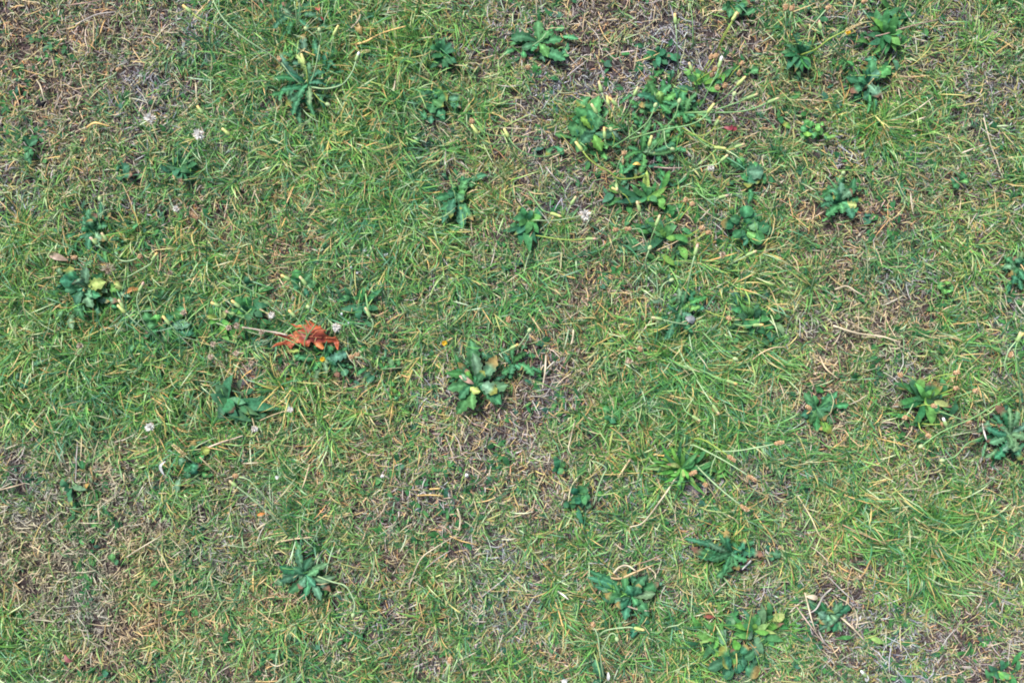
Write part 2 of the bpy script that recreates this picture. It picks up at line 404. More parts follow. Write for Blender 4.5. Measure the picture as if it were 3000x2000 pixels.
# ------------------------------------------------------------------ ground
def ax(inner, step, far):
    a = list(np.arange(0, inner, step)); s = step
    while a[-1] < far: s *= 1.22; a.append(a[-1] + s)
    a = np.array(a); return np.concatenate([-a[:0:-1], a])
gx = ax(2.2, .012, 500); gy = ax(1.7, .012, 500)
X, Y = np.meshgrid(gx, gy); nx, ny = len(gx), len(gy)
Z = height(X, Y); fade = np.clip(1 - (np.hypot(X, Y) - 20) / 50, 0, 1); Z = Z * fade
GV = np.column_stack([X.ravel(), Y.ravel(), Z.ravel()])
i = np.arange(ny - 1)[:, None] * nx; j = np.arange(nx - 1)[None, :]
GF = np.stack([i + j, i + j + 1, i + nx + j + 1, i + nx + j], -1).reshape(-1, 4)
ground = link('ground', mesh_np('ground', GV, [GF], None, M_SOIL)); ground['kind'] = 'structure'
# ------------------------------------------------------------------ weeds, each with its own leaves and stems
DND, PLT, RND = 'dandelion_plant', 'plantain_plant', 'clover_plant'
plant(DND, 'weed', 'large teal hawkweed-like rosette with one pale stem curving up to a silvery bud', 'd', 901, 245, 0,
  [(817,148,24,3),(866,157,22,4),(889,94,26,3,905,180),(986,143,24,1,960,175),(787,230,22),(820,260,20),(833,306,20),(853,337,22),
   (904,306,20,3),(919,339,18),(879,365,20),(945,245,16),(955,212,18),(838,210,18),(905,180,20,3),(870,285,18)],
  [([(912,255),(955,259),(1001,247),(1029,214),(1042,180)],'wbud',dict(z=.11,col='p',r=2.4)),
   ([(909,242),(919,217),(930,166),(936,128)],None,dict(z=.10,col='p',r=2.2)),
   ([(936,130),(941,112),(938,96)],'knob',dict(z=.12,col='p',zb=.10)),
   ([(938,125),(920,105),(903,90)],'knob',dict(z=.12,col='p',zb=.09)),
   ([(930,160),(945,138),(968,122),(977,106)],'ybud',dict(z=.11,col='g',zb=.07)),
   ([(884,250),(853,222),(843,209),(822,181)],'tan',dict(z=.06,col='p')),
   ([(917,270),(937,293),(952,302)],'knob',dict(z=.05,col='y')),
   ([(879,311),(899,334),(922,350),(937,355)],None,dict(z=.04,col='p')),
   ([(901,245),(897,205),(893,190)],'ybud',dict(z=.05,col='y'))])
plant(DND, 'weed', 'dark weed with a few crimson leaves, cut by the top edge of the picture', 'd', 870, 50, 5,
  [(784,46,22),(802,84,20),(843,100,20,0),(828,22,20,3),(924,5,22),(945,62,18),(822,5,20),(880,10,20,0),(853,36,10,6,866,44),(938,28,12,6,925,22),
   (948,58,12,6,925,48),(905,78,18,0),(820,60,20,0)],
  [([(868,88),(867,45),(861,2)],None,dict(z=.12,col='p',r=2.2)),([(872,80),(876,30),(874,6)],'knob',dict(z=.14,col='p'))])
plant(DND, 'weed', 'spreading broad-leaved green rosette below the bare grey patch, leftmost of the tangle of buds', 'c', 1738, 393, 1,
  [(1661,373,46),(1687,317,44),(1722,324,34),(1755,281,34),(1794,390,26,0),(1763,444,28,2),(1760,340,26),(1702,419,28,0),(1700,345,22,2)],
  [([(1840,400),(1822,378),(1790,320),(1770,292),(1763,272)],'bud',dict(z=.13,col='p')),
   ([(1815,365),(1835,330),(1850,297),(1856,284)],'bud',dict(z=.14,col='g')),
   ([(1822,378),(1793,357),(1786,330),(1783,314)],'ybud',dict(z=.11,col='y')),
   ([(1818,375),(1780,355),(1757,345),(1750,336)],'bud',dict(z=.09,col='g')),
   ([(1865,385),(1830,345),(1816,322),(1808,313)],'obud',dict(z=.10,col='g')),
   ([(1790,435),(1830,410),(1870,382),(1895,360),(1910,335),(1917,318)],'knob',dict(z=.13,col='g',r=2.3)),
   ([(1795,430),(1800,408),(1793,388)],'knob',dict(z=.06,col='y')),
   ([(1795,430),(1775,422),(1772,408)],'obud',dict(z=.06,col='g'))])
plant(DND, 'weed', 'leafy green rosette beside the bare grey patch with toothed leaves pointing up', 'd', 1932, 307, 1,
  [(1893,228,30),(1965,250,24),(1865,281,24,0),(1870,309,22,0),(1929,270,26,4),(1965,332,26),(1993,300,26),(1905,330,22),(1980,275,24,2),(1940,235,24),(2015,265,24,2,1965,290),(2022,300,22,1,1965,310)],
  [([(1840,410),(1900,392),(1960,377),(2000,371),(2035,361),(2062,345),(2072,332)],'ybud',dict(z=.12,col='g',r=2.2)),
   ([(1905,445),(1935,410),(1945,380),(1975,345),(1988,305)],'knob',dict(z=.09,col='g')),
   ([(1945,385),(1946,405),(1952,430),(1962,436)],'knob',dict(z=.05,col='p'))])
plant(DND, 'weed', 'low teal lobed leaves between the yellow bent stem and the dark gap of soil', 'd', 1880, 448, 1,
  [(1888,392,24),(1924,410,26),(1962,390,26),(1993,406,20,0),(1919,449,16,3),(1868,512,24),(1850,475,28,0),(1827,508,20),(1975,466,18,3,1950,455),(1828,465,20),(1840,430,18),(1985,435,16)],
  [([(1890,512),(1870,520),(1815,524),(1780,500),(1750,485),(1725,465),(1707,443)],'ybud',dict(z=.11,col='y',r=2.4)),
   ([(1805,505),(1812,480),(1824,457)],'tan',dict(z=.08,col='p')),
   ([(1898,455),(1899,440),(1901,431)],'ybud',dict(z=.09,col='p')),
   ([(1700,418),(1715,430)],None,dict(z=.05,col='g'))])
plant(PLT, 'weed', 'long upright green weed blades just above the white clover flower on red-brown soil', 'p', 1900, 575, 1,
  [(1963,497,16,2,1937,562),(1957,545,16,2,1880,592),(1942,613,22,2,1935,572),(1763,595,20,5,1800,560),(1796,592,16,5),(1778,526,16,5),(1865,597,12),(1868,531,14),
   (1896,497,18,4),(1905,545,14),(1850,545,16),(1920,530,12),(1925,592,18),(1780,555,14,2,1830,560),(1835,600,12,2)],
  [([(1850,600),(1835,575),(1822,566)],'ybud',dict(z=.05,col='y')),([(1805,525),(1806,535)],'bud',dict(z=.06,col='g'))])
plant(DND, 'weed', 'pale branching stems and buds fanning right from a small green plant below tan heads', 'd', 2005, 331, 1,
  [(1975,300,22),(1990,285,20),(2020,290,26),(2000,255,24),(2012,360,18),(1970,345,22),(2050,345,14,0),(2060,372,18,0)],
  [([(2005,331),(2080,330),(2150,329),(2200,321),(2248,302)],'bud',dict(z=.15,col='g',r=2.3)),
   ([(2005,331),(2080,325),(2140,308),(2186,290)],'bud',dict(z=.13,col='g',r=2.1)),
   ([(2035,330),(2060,300),(2080,255),(2100,218),(2106,200)],'wbud',dict(z=.15,col='g',r=2.1)),
   ([(2090,310),(2130,280),(2160,250)],'ybud',dict(z=.12,col='g')),
   ([(2045,275),(2038,240),(2028,212)],'bud',dict(z=.12,col='g')),
   ([(2130,312),(2145,298),(2150,284)],'knob',dict(z=.12,col='p',zb=.09)),
   ([(2000,375),(2035,395),(2060,397),(2085,383),(2094,370)],'obud',dict(z=.09,col='y',r=2)),
   ([(2020,370),(2050,410),(2080,430),(2092,432)],'ybud',dict(z=.08,col='g')),
   ([(2045,400),(2090,425),(2130,437),(2152,432)],'bud',dict(z=.09,col='y')),
   ([(2020,505),(2060,488),(2098,482),(2110,474)],'bud',dict(z=.09,col='p'))])
plant(PLT, 'weed', 'bright narrow-leaved plantain under a spray of round tan seed heads and one white bud', 'p', 2055, 245, 2,
  [(2035,200,18,1),(2080,215,14),(2148,196,16,1,2105,235),(2122,245,16,1),(2025,245,14),(2040,215,14),(2095,235,12),(2110,215,16,1),(2010,225,20,1),(2120,268,14)],
  [([(2050,225),(2065,200),(2078,178)],'tan',dict(z=.10,col='y')),([(2056,230),(2075,200),(2091,175)],'tan',dict(z=.11,col='y')),
   ([(2040,240),(2065,222),(2085,210)],'tan',dict(z=.09,col='y')),([(2050,250),(2070,236),(2079,228)],'tan',dict(z=.07,col='g')),
   ([(2100,290),(2106,275),(2105,266)],'tan',dict(z=.07,col='g')),([(2105,285),(2118,270),(2122,260)],'tan',dict(z=.07,col='g')),
   ([(2130,240),(2150,210),(2168,192)],'tan',dict(z=.09,col='y')),([(2140,250),(2155,233),(2162,222)],'tan',dict(z=.07,col='g'))])
plant(DND, 'weed', 'single small lobed green leaf pair beside the row of tan seed heads', 'c', 2190, 216, 1, [(2224,203,22),(2196,200,16),(2186,222,14)])
plant(DND, 'weed', 'big dandelion rosette near the centre with a yellow flower stalk leaning from its side', 'c', 1393, 1123, 1,
  [(1378,993,34),(1385,1032,26,3),(1454,1039,30,3),(1304,1093,20),(1309,1139,26),(1337,1213,28),(1388,1200,24),(1469,1185,30,0),(1457,1152,30,3),(1490,1126,30,3),
   (1408,1146,18,4,1372,1130),(1352,1095,14,3),(1345,1170,20,0),(1340,1060,18,5),(1420,1085,22,0),(1365,1078,14,2)],
  [([(1365,1070),(1330,1030),(1303,1005)],'flower',dict(z=.10,col='g'))])
plant(DND, 'weed', 'smaller darker rosette touching the big central dandelion, with two thin bud stems', 'd', 1505, 1065, 0,
  [(1411,1032,28,0,1455,1052),(1564,1100,26,1),(1495,1095,22),(1541,1034,20,1),(1510,983,18),(1469,1093,22),(1480,1040,16),(1530,1080,20)],
  [([(1510,1025),(1530,1000),(1547,974)],'knob',dict(z=.08,col='p')),([(1468,1035),(1483,1028),(1494,1022)],'obud',dict(z=.05,col='p'))])
plant(PLT, 'weed', 'vivid green plantain with a full whorl of broad ribbed leaves ringed by tan heads', 'p', 2708, 1172, 1,
  [(2703,1101,26,2,2683,1158),(2614,1121,18),(2657,1109,28,0),(2611,1190,18),(2637,1195,16,0),(2670,1239,24,1),(2682,1240,20,0),(2728,1245,26,2),(2784,1188,18,4),(2790,1193,14,0),
   (2736,1137,24,3,2728,1172),(2762,1127,18,2),(2744,1114,30,0),(2723,1114,18,0),(2668,1166,16),(2728,1140,16,2,2695,1172),(2785,1152,10,2),(2690,1245,16),(2680,1120,18,2),(2705,1180,30,2)],
  [([(2658,1142),(2645,1125),(2640,1106)],'tan',dict(z=.09,col='y')),([(2745,1157),(2775,1145),(2790,1140)],'tan',dict(z=.08,col='y')),
   ([(2712,1120),(2740,1103),(2790,1093)],'tan',dict(z=.09,col='y')),([(2780,1168),(2820,1155),(2846,1146)],'tan',dict(z=.09,col='g')),
   ([(2680,1192),(2705,1185),(2724,1187)],'tan',dict(z=.08,col='y')),([(2745,1202),(2790,1218),(2828,1233)],'tan',dict(z=.07,col='g')),
   ([(2690,1230),(2695,1255),(2712,1270)],'tan',dict(z=.06,col='y')),([(2700,1240),(2730,1243),(2754,1242)],'tan',dict(z=.06,col='y')),
   ([(2680,1172),(2668,1195),(2655,1216)],'tan',dict(z=.08,col='p'))])
plant(PLT, 'weed', 'bright green tuft of narrow strap leaves with four long stalks ending in pinkish seed spikes', 'p', 1998, 1370, 2,
  [(1877,1372,9,4),(1934,1292,9),(1896,1321,8),(1928,1340,9),(1995,1324,12,2),(1940,1414,9),(1979,1423,11),(2068,1449,11),(2113,1382,13,1),(2087,1398,13,1),(2090,1356,12,1),
   (2036,1347,9,1),(2071,1308,12,1),(1998,1286,12,0),(1966,1305,11),(1918,1388,11),(2017,1404,9),(2077,1420,11),(1950,1360,11,4),(1960,1392,9),(1945,1325,11,1),(2045,1320,12,1),(2060,1375,13,1),(2000,1400,11,4),
   (2030,1300,9,5),(1925,1360,7),(2100,1345,8,1),(2040,1425,9)],
  [([(2017,1305),(2036,1305),(2106,1340),(2151,1366),(2189,1391)],'spike',dict(z=.14,col='p',r=2.2)),
   ([(2023,1286),(2052,1285),(2087,1302),(2130,1333)],'spike',dict(z=.13,col='y',r=2.1)),
   ([(2087,1321),(2151,1320),(2215,1310),(2266,1300)],'spike',dict(z=.14,col='p',r=2.2)),
   ([(2036,1359),(2071,1395),(2119,1439),(2167,1477)],'spike',dict(z=.13,col='p',r=2.3)),
   ([(2100,1467),(2085,1440),(2072,1425)],'tan',dict(z=.05,col='t')),([(2010,1395),(2018,1391)],'spike',dict(z=.05,col='p'))])
plant(DND, 'weed', 'flat blue-green dandelion with deeply toothed leaves spreading mostly to its left side', 'd', 2144, 1618, 0,
  [(2004,1576,18),(2023,1602,28),(2042,1627,22),(2081,1640,24),(2097,1687,28),(2167,1672,18),(2106,1562,22),(2128,1548,20),(2183,1576,18),(2237,1627,30),(2075,1589,22,3),(2120,1680,18),(2190,1640,20)])
plant(DND, 'weed', 'small pair of dark leaves at the right tip of the flat blue-green dandelion', 'c', 2252, 1618, 5, [(2292,1622,20),(2245,1598,14),(2270,1640,14)])
plant(PLT, 'weed', 'leafy green broad plantain near the bottom edge, right half of the pair of bright clumps', 'p', 2208, 1846, 1,
  [(2143,1800,16),(2143,1831,24,2),(2152,1858,16,2),(2201,1793,16),(2230,1764,20,3),(2299,1796,26,4,2258,1815),(2297,1822,20,2),(2250,1824,18,4),(2297,1878,24,1),(2239,1918,18,3),(2215,1822,14,2),
   (2188,1800,14),(2255,1850,14,2),(2190,1872,14,3),(2226,1800,14),(2275,1855,12,4),(2170,1820,18)])
plant(PLT, 'weed', 'leafy green broad plantain near the bottom edge, left half of the pair of bright clumps', 'p', 2101, 1862, 2,
  [(2159,1806,22,3,2127,1840),(2034,1851,22),(2061,1822,16,1),(2128,1844,26,3,2100,1870),(2056,1932,20,1),(2166,1904,22,2,2152,1872),(2134,1880,20,3),(2114,1829,14),(2070,1870,14),(2090,1900,12),(2045,1880,10,4),(2118,1812,12)])
plant(RND, 'weed', 'dark round teal leaves tucked under the bright plantains at the bottom edge', 'r', 2157, 1925, 0,
  [(2110,1895,34),(2118,1948,40),(2186,1929,36),(2170,1970,32),(2208,1907,30),(2228,1972,38),(2090,1895,28),(2120,1985,36),(2150,1898,28),(2190,1890,26),(2075,1960,28,5)])
plant(DND, 'weed', 'compact bluish rosette of small scalloped leaves beside dead straw at the lower right', 'c', 2428, 1797, 3,
  [(2396,1794,22),(2402,1826,20),(2424,1819,18),(2422,1857,18,0),(2442,1852,18,0),(2467,1850,14),(2455,1817,18),(2437,1786,20),(2467,1763,16,0),(2493,1768,22,0),(2450,1768,18),(2405,1762,16,0),(2371,1763,14,5),(2440,1835,16),(2470,1800,14,0),(2400,1845,12)])
plant(DND, 'weed', 'lone slim green leaf lying right of the compact bluish rosette', 'p', 2542, 1858, 4, [(2588,1885,15),(2503,1862,11,1,2447,1869)])
plant(DND, 'weed', 'dark rosette under brown broken straw left of the bottom bright plantains', 'c', 1847, 1745, 0,
  [(1930,1702,30),(1919,1734,20,3),(1896,1787,26,1),(1830,1814,20),(1901,1803,16),(1769,1734,26,1),(1801,1765,22),(1835,1711,26),(1830,1665,18,1),(1715,1688,16),(1890,1683,24),(1729,1673,16),(1790,1755,16,3),(1870,1705,22,5),(1760,1700,16,2),(1865,1770,18),(1740,1715,16)])
plant(DND, 'weed', 'branching pale stem with a yellow bud and one dark leaf, at the bottom edge', 'c', 1768, 1990, 0,
  [(1740,1928,26),(1735,1998,16)],
  [([(1769,1985),(1758,1917),(1752,1866),(1741,1836)],'tan',dict(z=.11,col='p',r=2.2)),
   ([(1754,1860),(1770,1845),(1800,1838),(1840,1834),(1856,1836)],'ybud',dict(z=.14,col='p',r=2.2,zb=.08)),
   ([(1758,1917),(1775,1875),(1788,1854),(1800,1854),(1804,1862)],'knob',dict(z=.12,col='p',r=2.2,zb=.06)),
   ([(1752,1880),(1700,1874),(1655,1880)],None,dict(z=.07,col='g',zb=.06))])
plant(DND, 'weed', 'blue-green rosette with blunt curled leaves in the lush grass at the left', 'c', 256, 841, 3,
  [(173,825,30,0),(205,778,24,0),(228,816,26),(253,781,24),(310,825,30,4),(224,892,22,0),(272,902,24),(250,942,22,0),(294,867,20,0),(352,851,18,2,325,830),(365,845,18,4,330,835),(240,855,18,0),(190,850,18,5),(268,870,18),(300,800,20,0)],
  [([(300,785),(275,773),(252,760),(228,756)],'tan',dict(z=.10,col='p')),([(300,790),(318,790)],'fluff',dict(z=.10,col='t')),
   ([(333,746),(355,763),(381,763),(402,755)],'tan',dict(z=.09,col='p',r=2.1)),
   ([(345,760),(320,740),(296,726),(284,716)],'pbud',dict(z=.12,col='p',r=2)),([(333,746),(325,722),(314,706)],'bud',dict(z=.10,col='g'))])
plant(DND, 'weed', 'ferny blue-green leaves in a column just above the blunt-leaved rosette at the left', 'd', 275, 676, 0,
  [(235,672,24),(262,640,22),(259,732,26),(306,703,22,3),(304,599,20,3),(291,588,18),(245,700,22),(280,625,24),(310,660,20),(255,610,20),(290,720,22,3),(240,645,18),(320,620,14)],
  [([(290,640),(300,612),(293,590)],'knob',dict(z=.07,col='p')),([(285,632),(300,618),(310,612)],None,dict(z=.05,col='p'))])
plant(DND, 'weed', 'low green leaves half lost in the lush grass left of the bright yellow-green sprout', 'c', 470, 950, 1,
  [(419,915,22),(452,920,24,2),(480,958,28,0),(558,950,26,3),(425,955,18),(505,925,22,0),(500,990,20),(440,985,18,0),(540,915,22),(570,975,22,0)],
  [([(467,998),(419,950),(398,899),(395,870),(401,855)],'pbud',dict(z=.13,col='p',r=2.3)),
   ([(480,1003),(450,985),(403,953),(364,917)],'ybud',dict(z=.14,col='p',r=2.5)),([(372,924),(360,905)],'bud',dict(z=.14,col='p',zb=.13)),
   ([(526,1052),(521,991),(508,968),(495,952)],'obud',dict(z=.11,col='g',r=2))])
plant(PLT, 'weed', 'vivid yellow-green sprout of strap leaves left of the red oak leaf', 'p', 650, 935, 2,
  [(592,898,18),(661,905,16,4),(672,1003,18),(700,900,14,1),(610,950,14),(640,880,14,1),(600,925,14,4),(680,950,12),(665,985,16),(690,1005,14,4,670,960)],
  [([(715,939),(689,921),(660,905),(645,898)],'obud',dict(z=.11,col='g')),([(778,968),(763,944),(727,919),(706,902)],'obud',dict(z=.12,col='g',r=2)),
   ([(760,960),(720,935),(690,922)],'pbud',dict(z=.09,col='g'))])
plant(DND, 'weed', 'broad smooth dark green leaves behind the vivid yellow-green sprout', 'p', 735, 905, 1,
  [(688,868,32,1),(660,880,26,5),(790,895,20,0),(640,862,24,5),(720,860,22,1),(770,930,24,5),(700,900,22,5),(725,945,22,5),(760,870,16,1)])
plant(DND, 'weed', 'dark leaf group above the upper right corner of the red oak leaf', 'c', 890, 842, 0,
  [(866,788,28,1),(930,818,22),(860,845,20),(915,800,18,5),(905,870,18),(850,815,18)],
  [([(893,870),(885,850),(868,830),(853,821)],'obud',dict(z=.08,col='g')),([(950,905),(930,875),(916,853),(902,836)],'bud',dict(z=.10,col='p',r=1.9)),
   ([(955,950),(935,925),(912,905)],'knob',dict(z=.08,col='p'))])
plant(DND, 'weed', 'toothed green rosette under the right end of the red oak leaf, with yellow bud', 'd', 953, 1045, 1,
  [(863,1041,20,0),(1018,1033,34,3),(919,1082,20),(921,1120,18,3),(955,1095,22,3),(993,1105,20),(1021,1095,18,0),(972,1008,22,1),(1021,1016,16),(985,1070,16,0),(878,1026,12,4,838,1028)],
  [([(950,1060),(946,1052)],'flower',dict(z=.045,col='y')),([(1092,1085),(1082,1060),(1062,1048),(1040,1046)],'tan',dict(z=.08,col='p',r=2)),
   ([(924,1046),(893,1022),(855,1000),(815,985)],None,dict(z=.07,col='g')),([(897,1026),(893,1003),(900,975),(880,944),(868,930)],'obud',dict(z=.09,col='g'))])
plant(DND, 'weed', 'very dark smooth-leaved rosette beside a small pit of grey stones', 'p', 665, 1171, 5,
  [(615,1153,26),(633,1187,30,0),(628,1126,30),(641,1227,24),(691,1207,36,0),(768,1163,26,0),(824,1197,28,0),(763,1217,20,3),(684,1095,26,0),(700,1230,24),(720,1180,22,3),(730,1215,24),(655,1240,22,0),(745,1235,20)])
plant(DND, 'weed', 'teal dandelion between two tall bud stems, right of the picture centre', 'd', 1988, 910, 0,
  [(1956,894,18),(1998,858,24),(2023,898,20,1),(1928,965,26),(1959,993,26,0),(2033,939,26,3),(2065,904,22),(1988,843,20,3),(2017,838,20,1),(2071,869,20,1),(2052,896,18,2),(2018,883,14,2),(1975,960,22),(2010,980,20,3),(2030,975,18),(1935,930,16)],
  [([(2004,888),(2017,824),(2026,780),(2034,750)],'pbud',dict(z=.15,col='p',r=2.4)),([(1961,929),(1937,888),(1937,847),(1950,827),(1960,823)],'knob',dict(z=.12,col='p',r=2)),
   ([(2023,953),(1979,945),(1943,937)],'bud',dict(z=.07,col='p',r=2)),([(2055,971),(2087,1003),(2119,1035),(2145,1048)],'knob',dict(z=.10,col='g',r=2)),
   ([(2065,909),(2100,923),(2126,930)],'tan',dict(z=.07,col='y'))])
plant(PLT, 'weed', 'plantain of slim green leaves around a whitish star-shaped stem joint', 'p', 1952, 695, 1,
  [(1912,678,16),(1979,706,16,2),(1931,675,16,2),(1963,665,16),(2010,764,20,2,1985,722),(1979,780,16,2,1935,742),(1947,614,20,2,1930,575),(1958,656,22,1),(1832,728,26,5,1870,715),(2022,718,16),(1985,660,18),(1925,640,14),(1870,745,20,5),(1895,650,16),(2030,690,12,2)],
  [([(1899,805),(1891,765),(1900,735)],'knob',dict(z=.11,col='p',r=2.4)),([(1902,733),(1885,692),(1875,672),(1850,671)],'tan',dict(z=.12,col='p',zb=.08)),
   ([(1902,732),(1907,700),(1920,664)],'bud',dict(z=.13,col='g',zb=.08)),([(1895,670),(1882,640),(1876,622)],'bud',dict(z=.11,col='p',r=2.2)),
   ([(1979,655),(1993,620),(2005,594)],'tan',dict(z=.09,col='y')),([(1983,655),(2005,625),(2022,605)],'tan',dict(z=.09,col='y')),
   ([(2013,695),(2035,680),(2047,673)],'tan',dict(z=.07,col='y')),([(2020,710),(2048,695),(2066,686)],'tan',dict(z=.07,col='y')),
   ([(1925,733),(1958,720),(1985,706)],None,dict(z=.05,col='t')),([(1830,675),(1812,674)],'tan',dict(z=.06,col='y')),
   ([(2036,552),(2055,573),(2080,585),(2105,580)],'pbud',dict(z=.09,col='g',r=2))])
plant(DND, 'weed', 'teal rosette of broad oval leaves in dry grass, left of the bright serrated dandelion', 'r', 2176, 665, 0,
  [(2112,652,30),(2148,692,28),(2183,603,42,1),(2220,655,34,3),(2254,662,34),(2270,680,26),(2214,694,24,2),(2234,711,40,1),(2216,625,32),(2140,640,24,5),(2190,640,30)])
plant(DND, 'weed', 'tall teal leaves standing above the oval-leaved rosette at right of centre', 'c', 2185, 500, 1,
  [(2190,550,28,0),(2240,505,36,3),(2150,448,16),(2168,445,14,2),(2140,480,18),(2236,525,32,3),(2215,480,22,0),(2172,525,24),(2160,462,12)])
plant(PLT, 'weed', 'dense dark green leaf clump left of the dry pale patch, around an orange bud', 'p', 2199, 933, 5,
  [(2192,897,16,1),(2262,933,20,1),(2246,980,22,0),(2176,961,24,0),(2160,923,20),(2230,901,18),(2167,888,16,1),(2278,961,20,1),(2215,960,20,1),(2140,905,20,1),(2265,905,18),(2200,990,16,1),(2135,965,18,5)],
  [([(2151,949),(2180,954),(2206,953)],'obud',dict(z=.08,col='g',r=2))])
plant(PLT, 'weed', 'dark narrow-leaved ribwort star at the upper right with a tall plumed stalk', 'p', 2342, 163, 5,
  [(2320,100,14,0),(2378,120,16,0),(2294,165,16,0),(2303,208,18),(2327,214,14,0),(2369,207,22,1),(2380,208,12),(2354,130,12,0),(2308,143,12),(2335,125,12,0),(2350,215,12,1),(2385,150,10,0),(2316,195,12,0)],
  [([(2345,163),(2390,145),(2430,115),(2475,92)],'plume',dict(z=.14,col='y',r=2.2)),([(2345,140),(2370,90),(2410,40),(2418,32)],'tan',dict(z=.13,col='p',r=2)),
   ([(2315,115),(2313,60),(2317,36)],'tan',dict(z=.11,col='p')),([(2303,112),(2300,60),(2300,34)],'tan',dict(z=.10,col='p')),
   ([(2440,18),(2500,22),(2522,12)],'tan',dict(z=.10,col='g'))])
plant(DND, 'weed', 'small yellow-flowered weed with slender stems between the dark ribwort star and the oval rosette', 'd', 2478, 178, 1,
  [(2455,190,14),(2500,195,16),(2470,205,14)],
  [([(2480,180),(2440,140),(2415,115),(2406,88)],'pbud',dict(z=.12,col='g',r=2)),([(2455,150),(2468,115),(2482,97)],'flower',dict(z=.12,col='g')),
   ([(2485,80),(2495,40),(2505,2)],None,dict(z=.13,col='t',r=2.2,zb=.06))])
plant(DND, 'weed', 'teal oval-leaved rosette at upper right below the lush plantain mat', 'c', 2537, 245, 0,
  [(2550,176,24,1),(2608,194,28,1),(2581,212,20,3),(2476,226,20),(2490,272,22),(2512,228,18),(2572,288,28,3),(2541,335,8,1),(2563,335,8,1,2580,225),(2530,200,18)])
plant(PLT, 'weed', 'lush mat of green plantain leaves near the top edge, right of the tan plume', 'p', 2590, 105, 1,
  [(2634,137,22,2),(2550,165,16,2),(2532,105,16,0),(2621,42,24),(2566,24,24),(2616,78,20),(2537,134,18,0),(2603,132,20,0),(2621,154,16,2),(2585,60,18),(2640,100,16),(2560,70,16,2),(2600,20,22),(2645,60,16),(2545,50,14,2),(2580,155,18,0),(2590,165,16,1)])
plant(RND, 'weed', 'bright round-leaved clover patch below the tan-stemmed plumes at upper right', 'r', 2372, 383, 2,
  [(2348,372,26,1),(2370,398,26,2),(2403,372,24,2),(2378,355,22,2),(2348,404,24,1),(2390,402,22,1),(2410,392,20,2),(2358,352,18,1)])
plant(DND, 'weed', 'bright pale-green dandelion beside the bare grey soil, with one yellowish serrated leaf', 'd', 2462, 590, 1,
  [(2465,533,26,3),(2450,518,20,1),(2498,558,28,3),(2512,600,24,4,2470,592),(2420,630,30,1),(2415,582,24,0),(2512,622,30,1),(2430,555,22,0),(2505,520,26,0),(2500,640,26,0),(2440,575,22),(2405,605,22,0),(2470,625,22,1),(2528,585,18,0)],
  [([(2455,540),(2460,520),(2466,512)],'knob',dict(z=.05,col='p'))])
plant(PLT, 'weed', 'slim dark rosette in tan grass, between the bent orange straw and the top edge', 'p', 1300, 155, 0,
  [(1253,138,14),(1260,162,14),(1257,197,16),(1290,207,16),(1315,202,14),(1328,188,12),(1337,148,14),(1328,122,12),(1300,108,12),(1275,118,12)])
plant(DND, 'weed', 'green lobed dandelion at the top, left of the bare grey patch', 'c', 1576, 125, 1,
  [(1495,116,26,0),(1576,58,26),(1648,114,24),(1658,176,28,0),(1605,168,24),(1527,140,20,0),(1555,150,16),(1610,90,18)],
  [([(1560,135),(1590,112),(1600,95)],None,dict(z=.06,col='p'))])
plant(DND, 'weed', 'dark green broad rosette between the slim dark rosette and the two yellow curved buds', 'c', 1268, 292, 0,
  [(1219,277,26),(1312,277,30),(1303,350,24),(1259,330,26),(1250,255,18),(1300,310,22,1),(1232,310,18),(1290,250,18,1)])
plant(DND, 'weed', 'narrow dark leaves at the right edge of the bare grey patch near the top', 'p', 1925, 165, 0,
  [(1879,178,16,1),(1951,150,18),(1957,192,18),(1890,155,14),(1930,200,14),(1965,168,14),(1915,140,12)],
  [([(1986,205),(1982,130),(1978,75)],'obud',dict(z=.13,col='p',r=2))])
plant(DND, 'weed', 'dark weed leaves at the top edge under a pair of tan-headed stems', 'c', 2150, 25, 0,
  [(2115,30,20),(2170,45,18,1),(2195,5,20,1),(2135,55,16),(2180,25,16),(2150,65,16,1),(2128,5,18)],
  [([(2095,160),(2120,105),(2145,62)],'ybud',dict(z=.13,col='y',r=2)),([(2095,160),(2130,95),(2153,52)],'tan',dict(z=.12,col='y')),
   ([(2030,140),(2028,60),(2020,10)],None,dict(z=.09,col='g'))])
plant(DND, 'weed', 'ragged teal leaves in short grass directly below the small dry brown hollow', 'c', 1339, 565, 0,
  [(1366,525,20,1),(1310,567,22,0),(1360,556,26,1),(1353,592,22,0),(1275,582,20,0),(1290,614,24,0),(1388,648,16,0),(1353,672,26,5),(1330,545,14,1),(1320,640,22,5),(1295,655,18,5)])
plant(PLT, 'weed', 'plantain joined by a long thin stem to a white clover flower', 'p', 1549, 645, 0,
  [(1531,605,18,1),(1540,687,20,1),(1589,636,20,2),(1578,683,20,1),(1500,643,20),(1504,690,18),(1554,742,24,1),(1525,722,22),(1560,612,14),(1520,665,16,1),(1575,715,14)],
  [([(1549,560),(1570,590),(1590,615),(1612,624)],'ybud',dict(z=.09,col='g',r=1.9)),([(1570,690),(1650,702),(1715,701)],'pbud',dict(z=.08,col='y')),
   ([(1555,735),(1545,760),(1535,800)],None,dict(z=.03,col='p'))])
plant(PLT, 'weed', 'five-armed slim dark plant among tiny white flecks', 'p', 1062, 891, 0,
  [(1074,836,18,1),(1000,906,18),(1115,905,16),(1055,940,18),(1128,838,14),(1035,870,12,1),(1095,925,12)],
  [([(1060,1000),(1085,975),(1095,950),(1088,932)],'bud',dict(z=.10,col='p',r=2.1))])
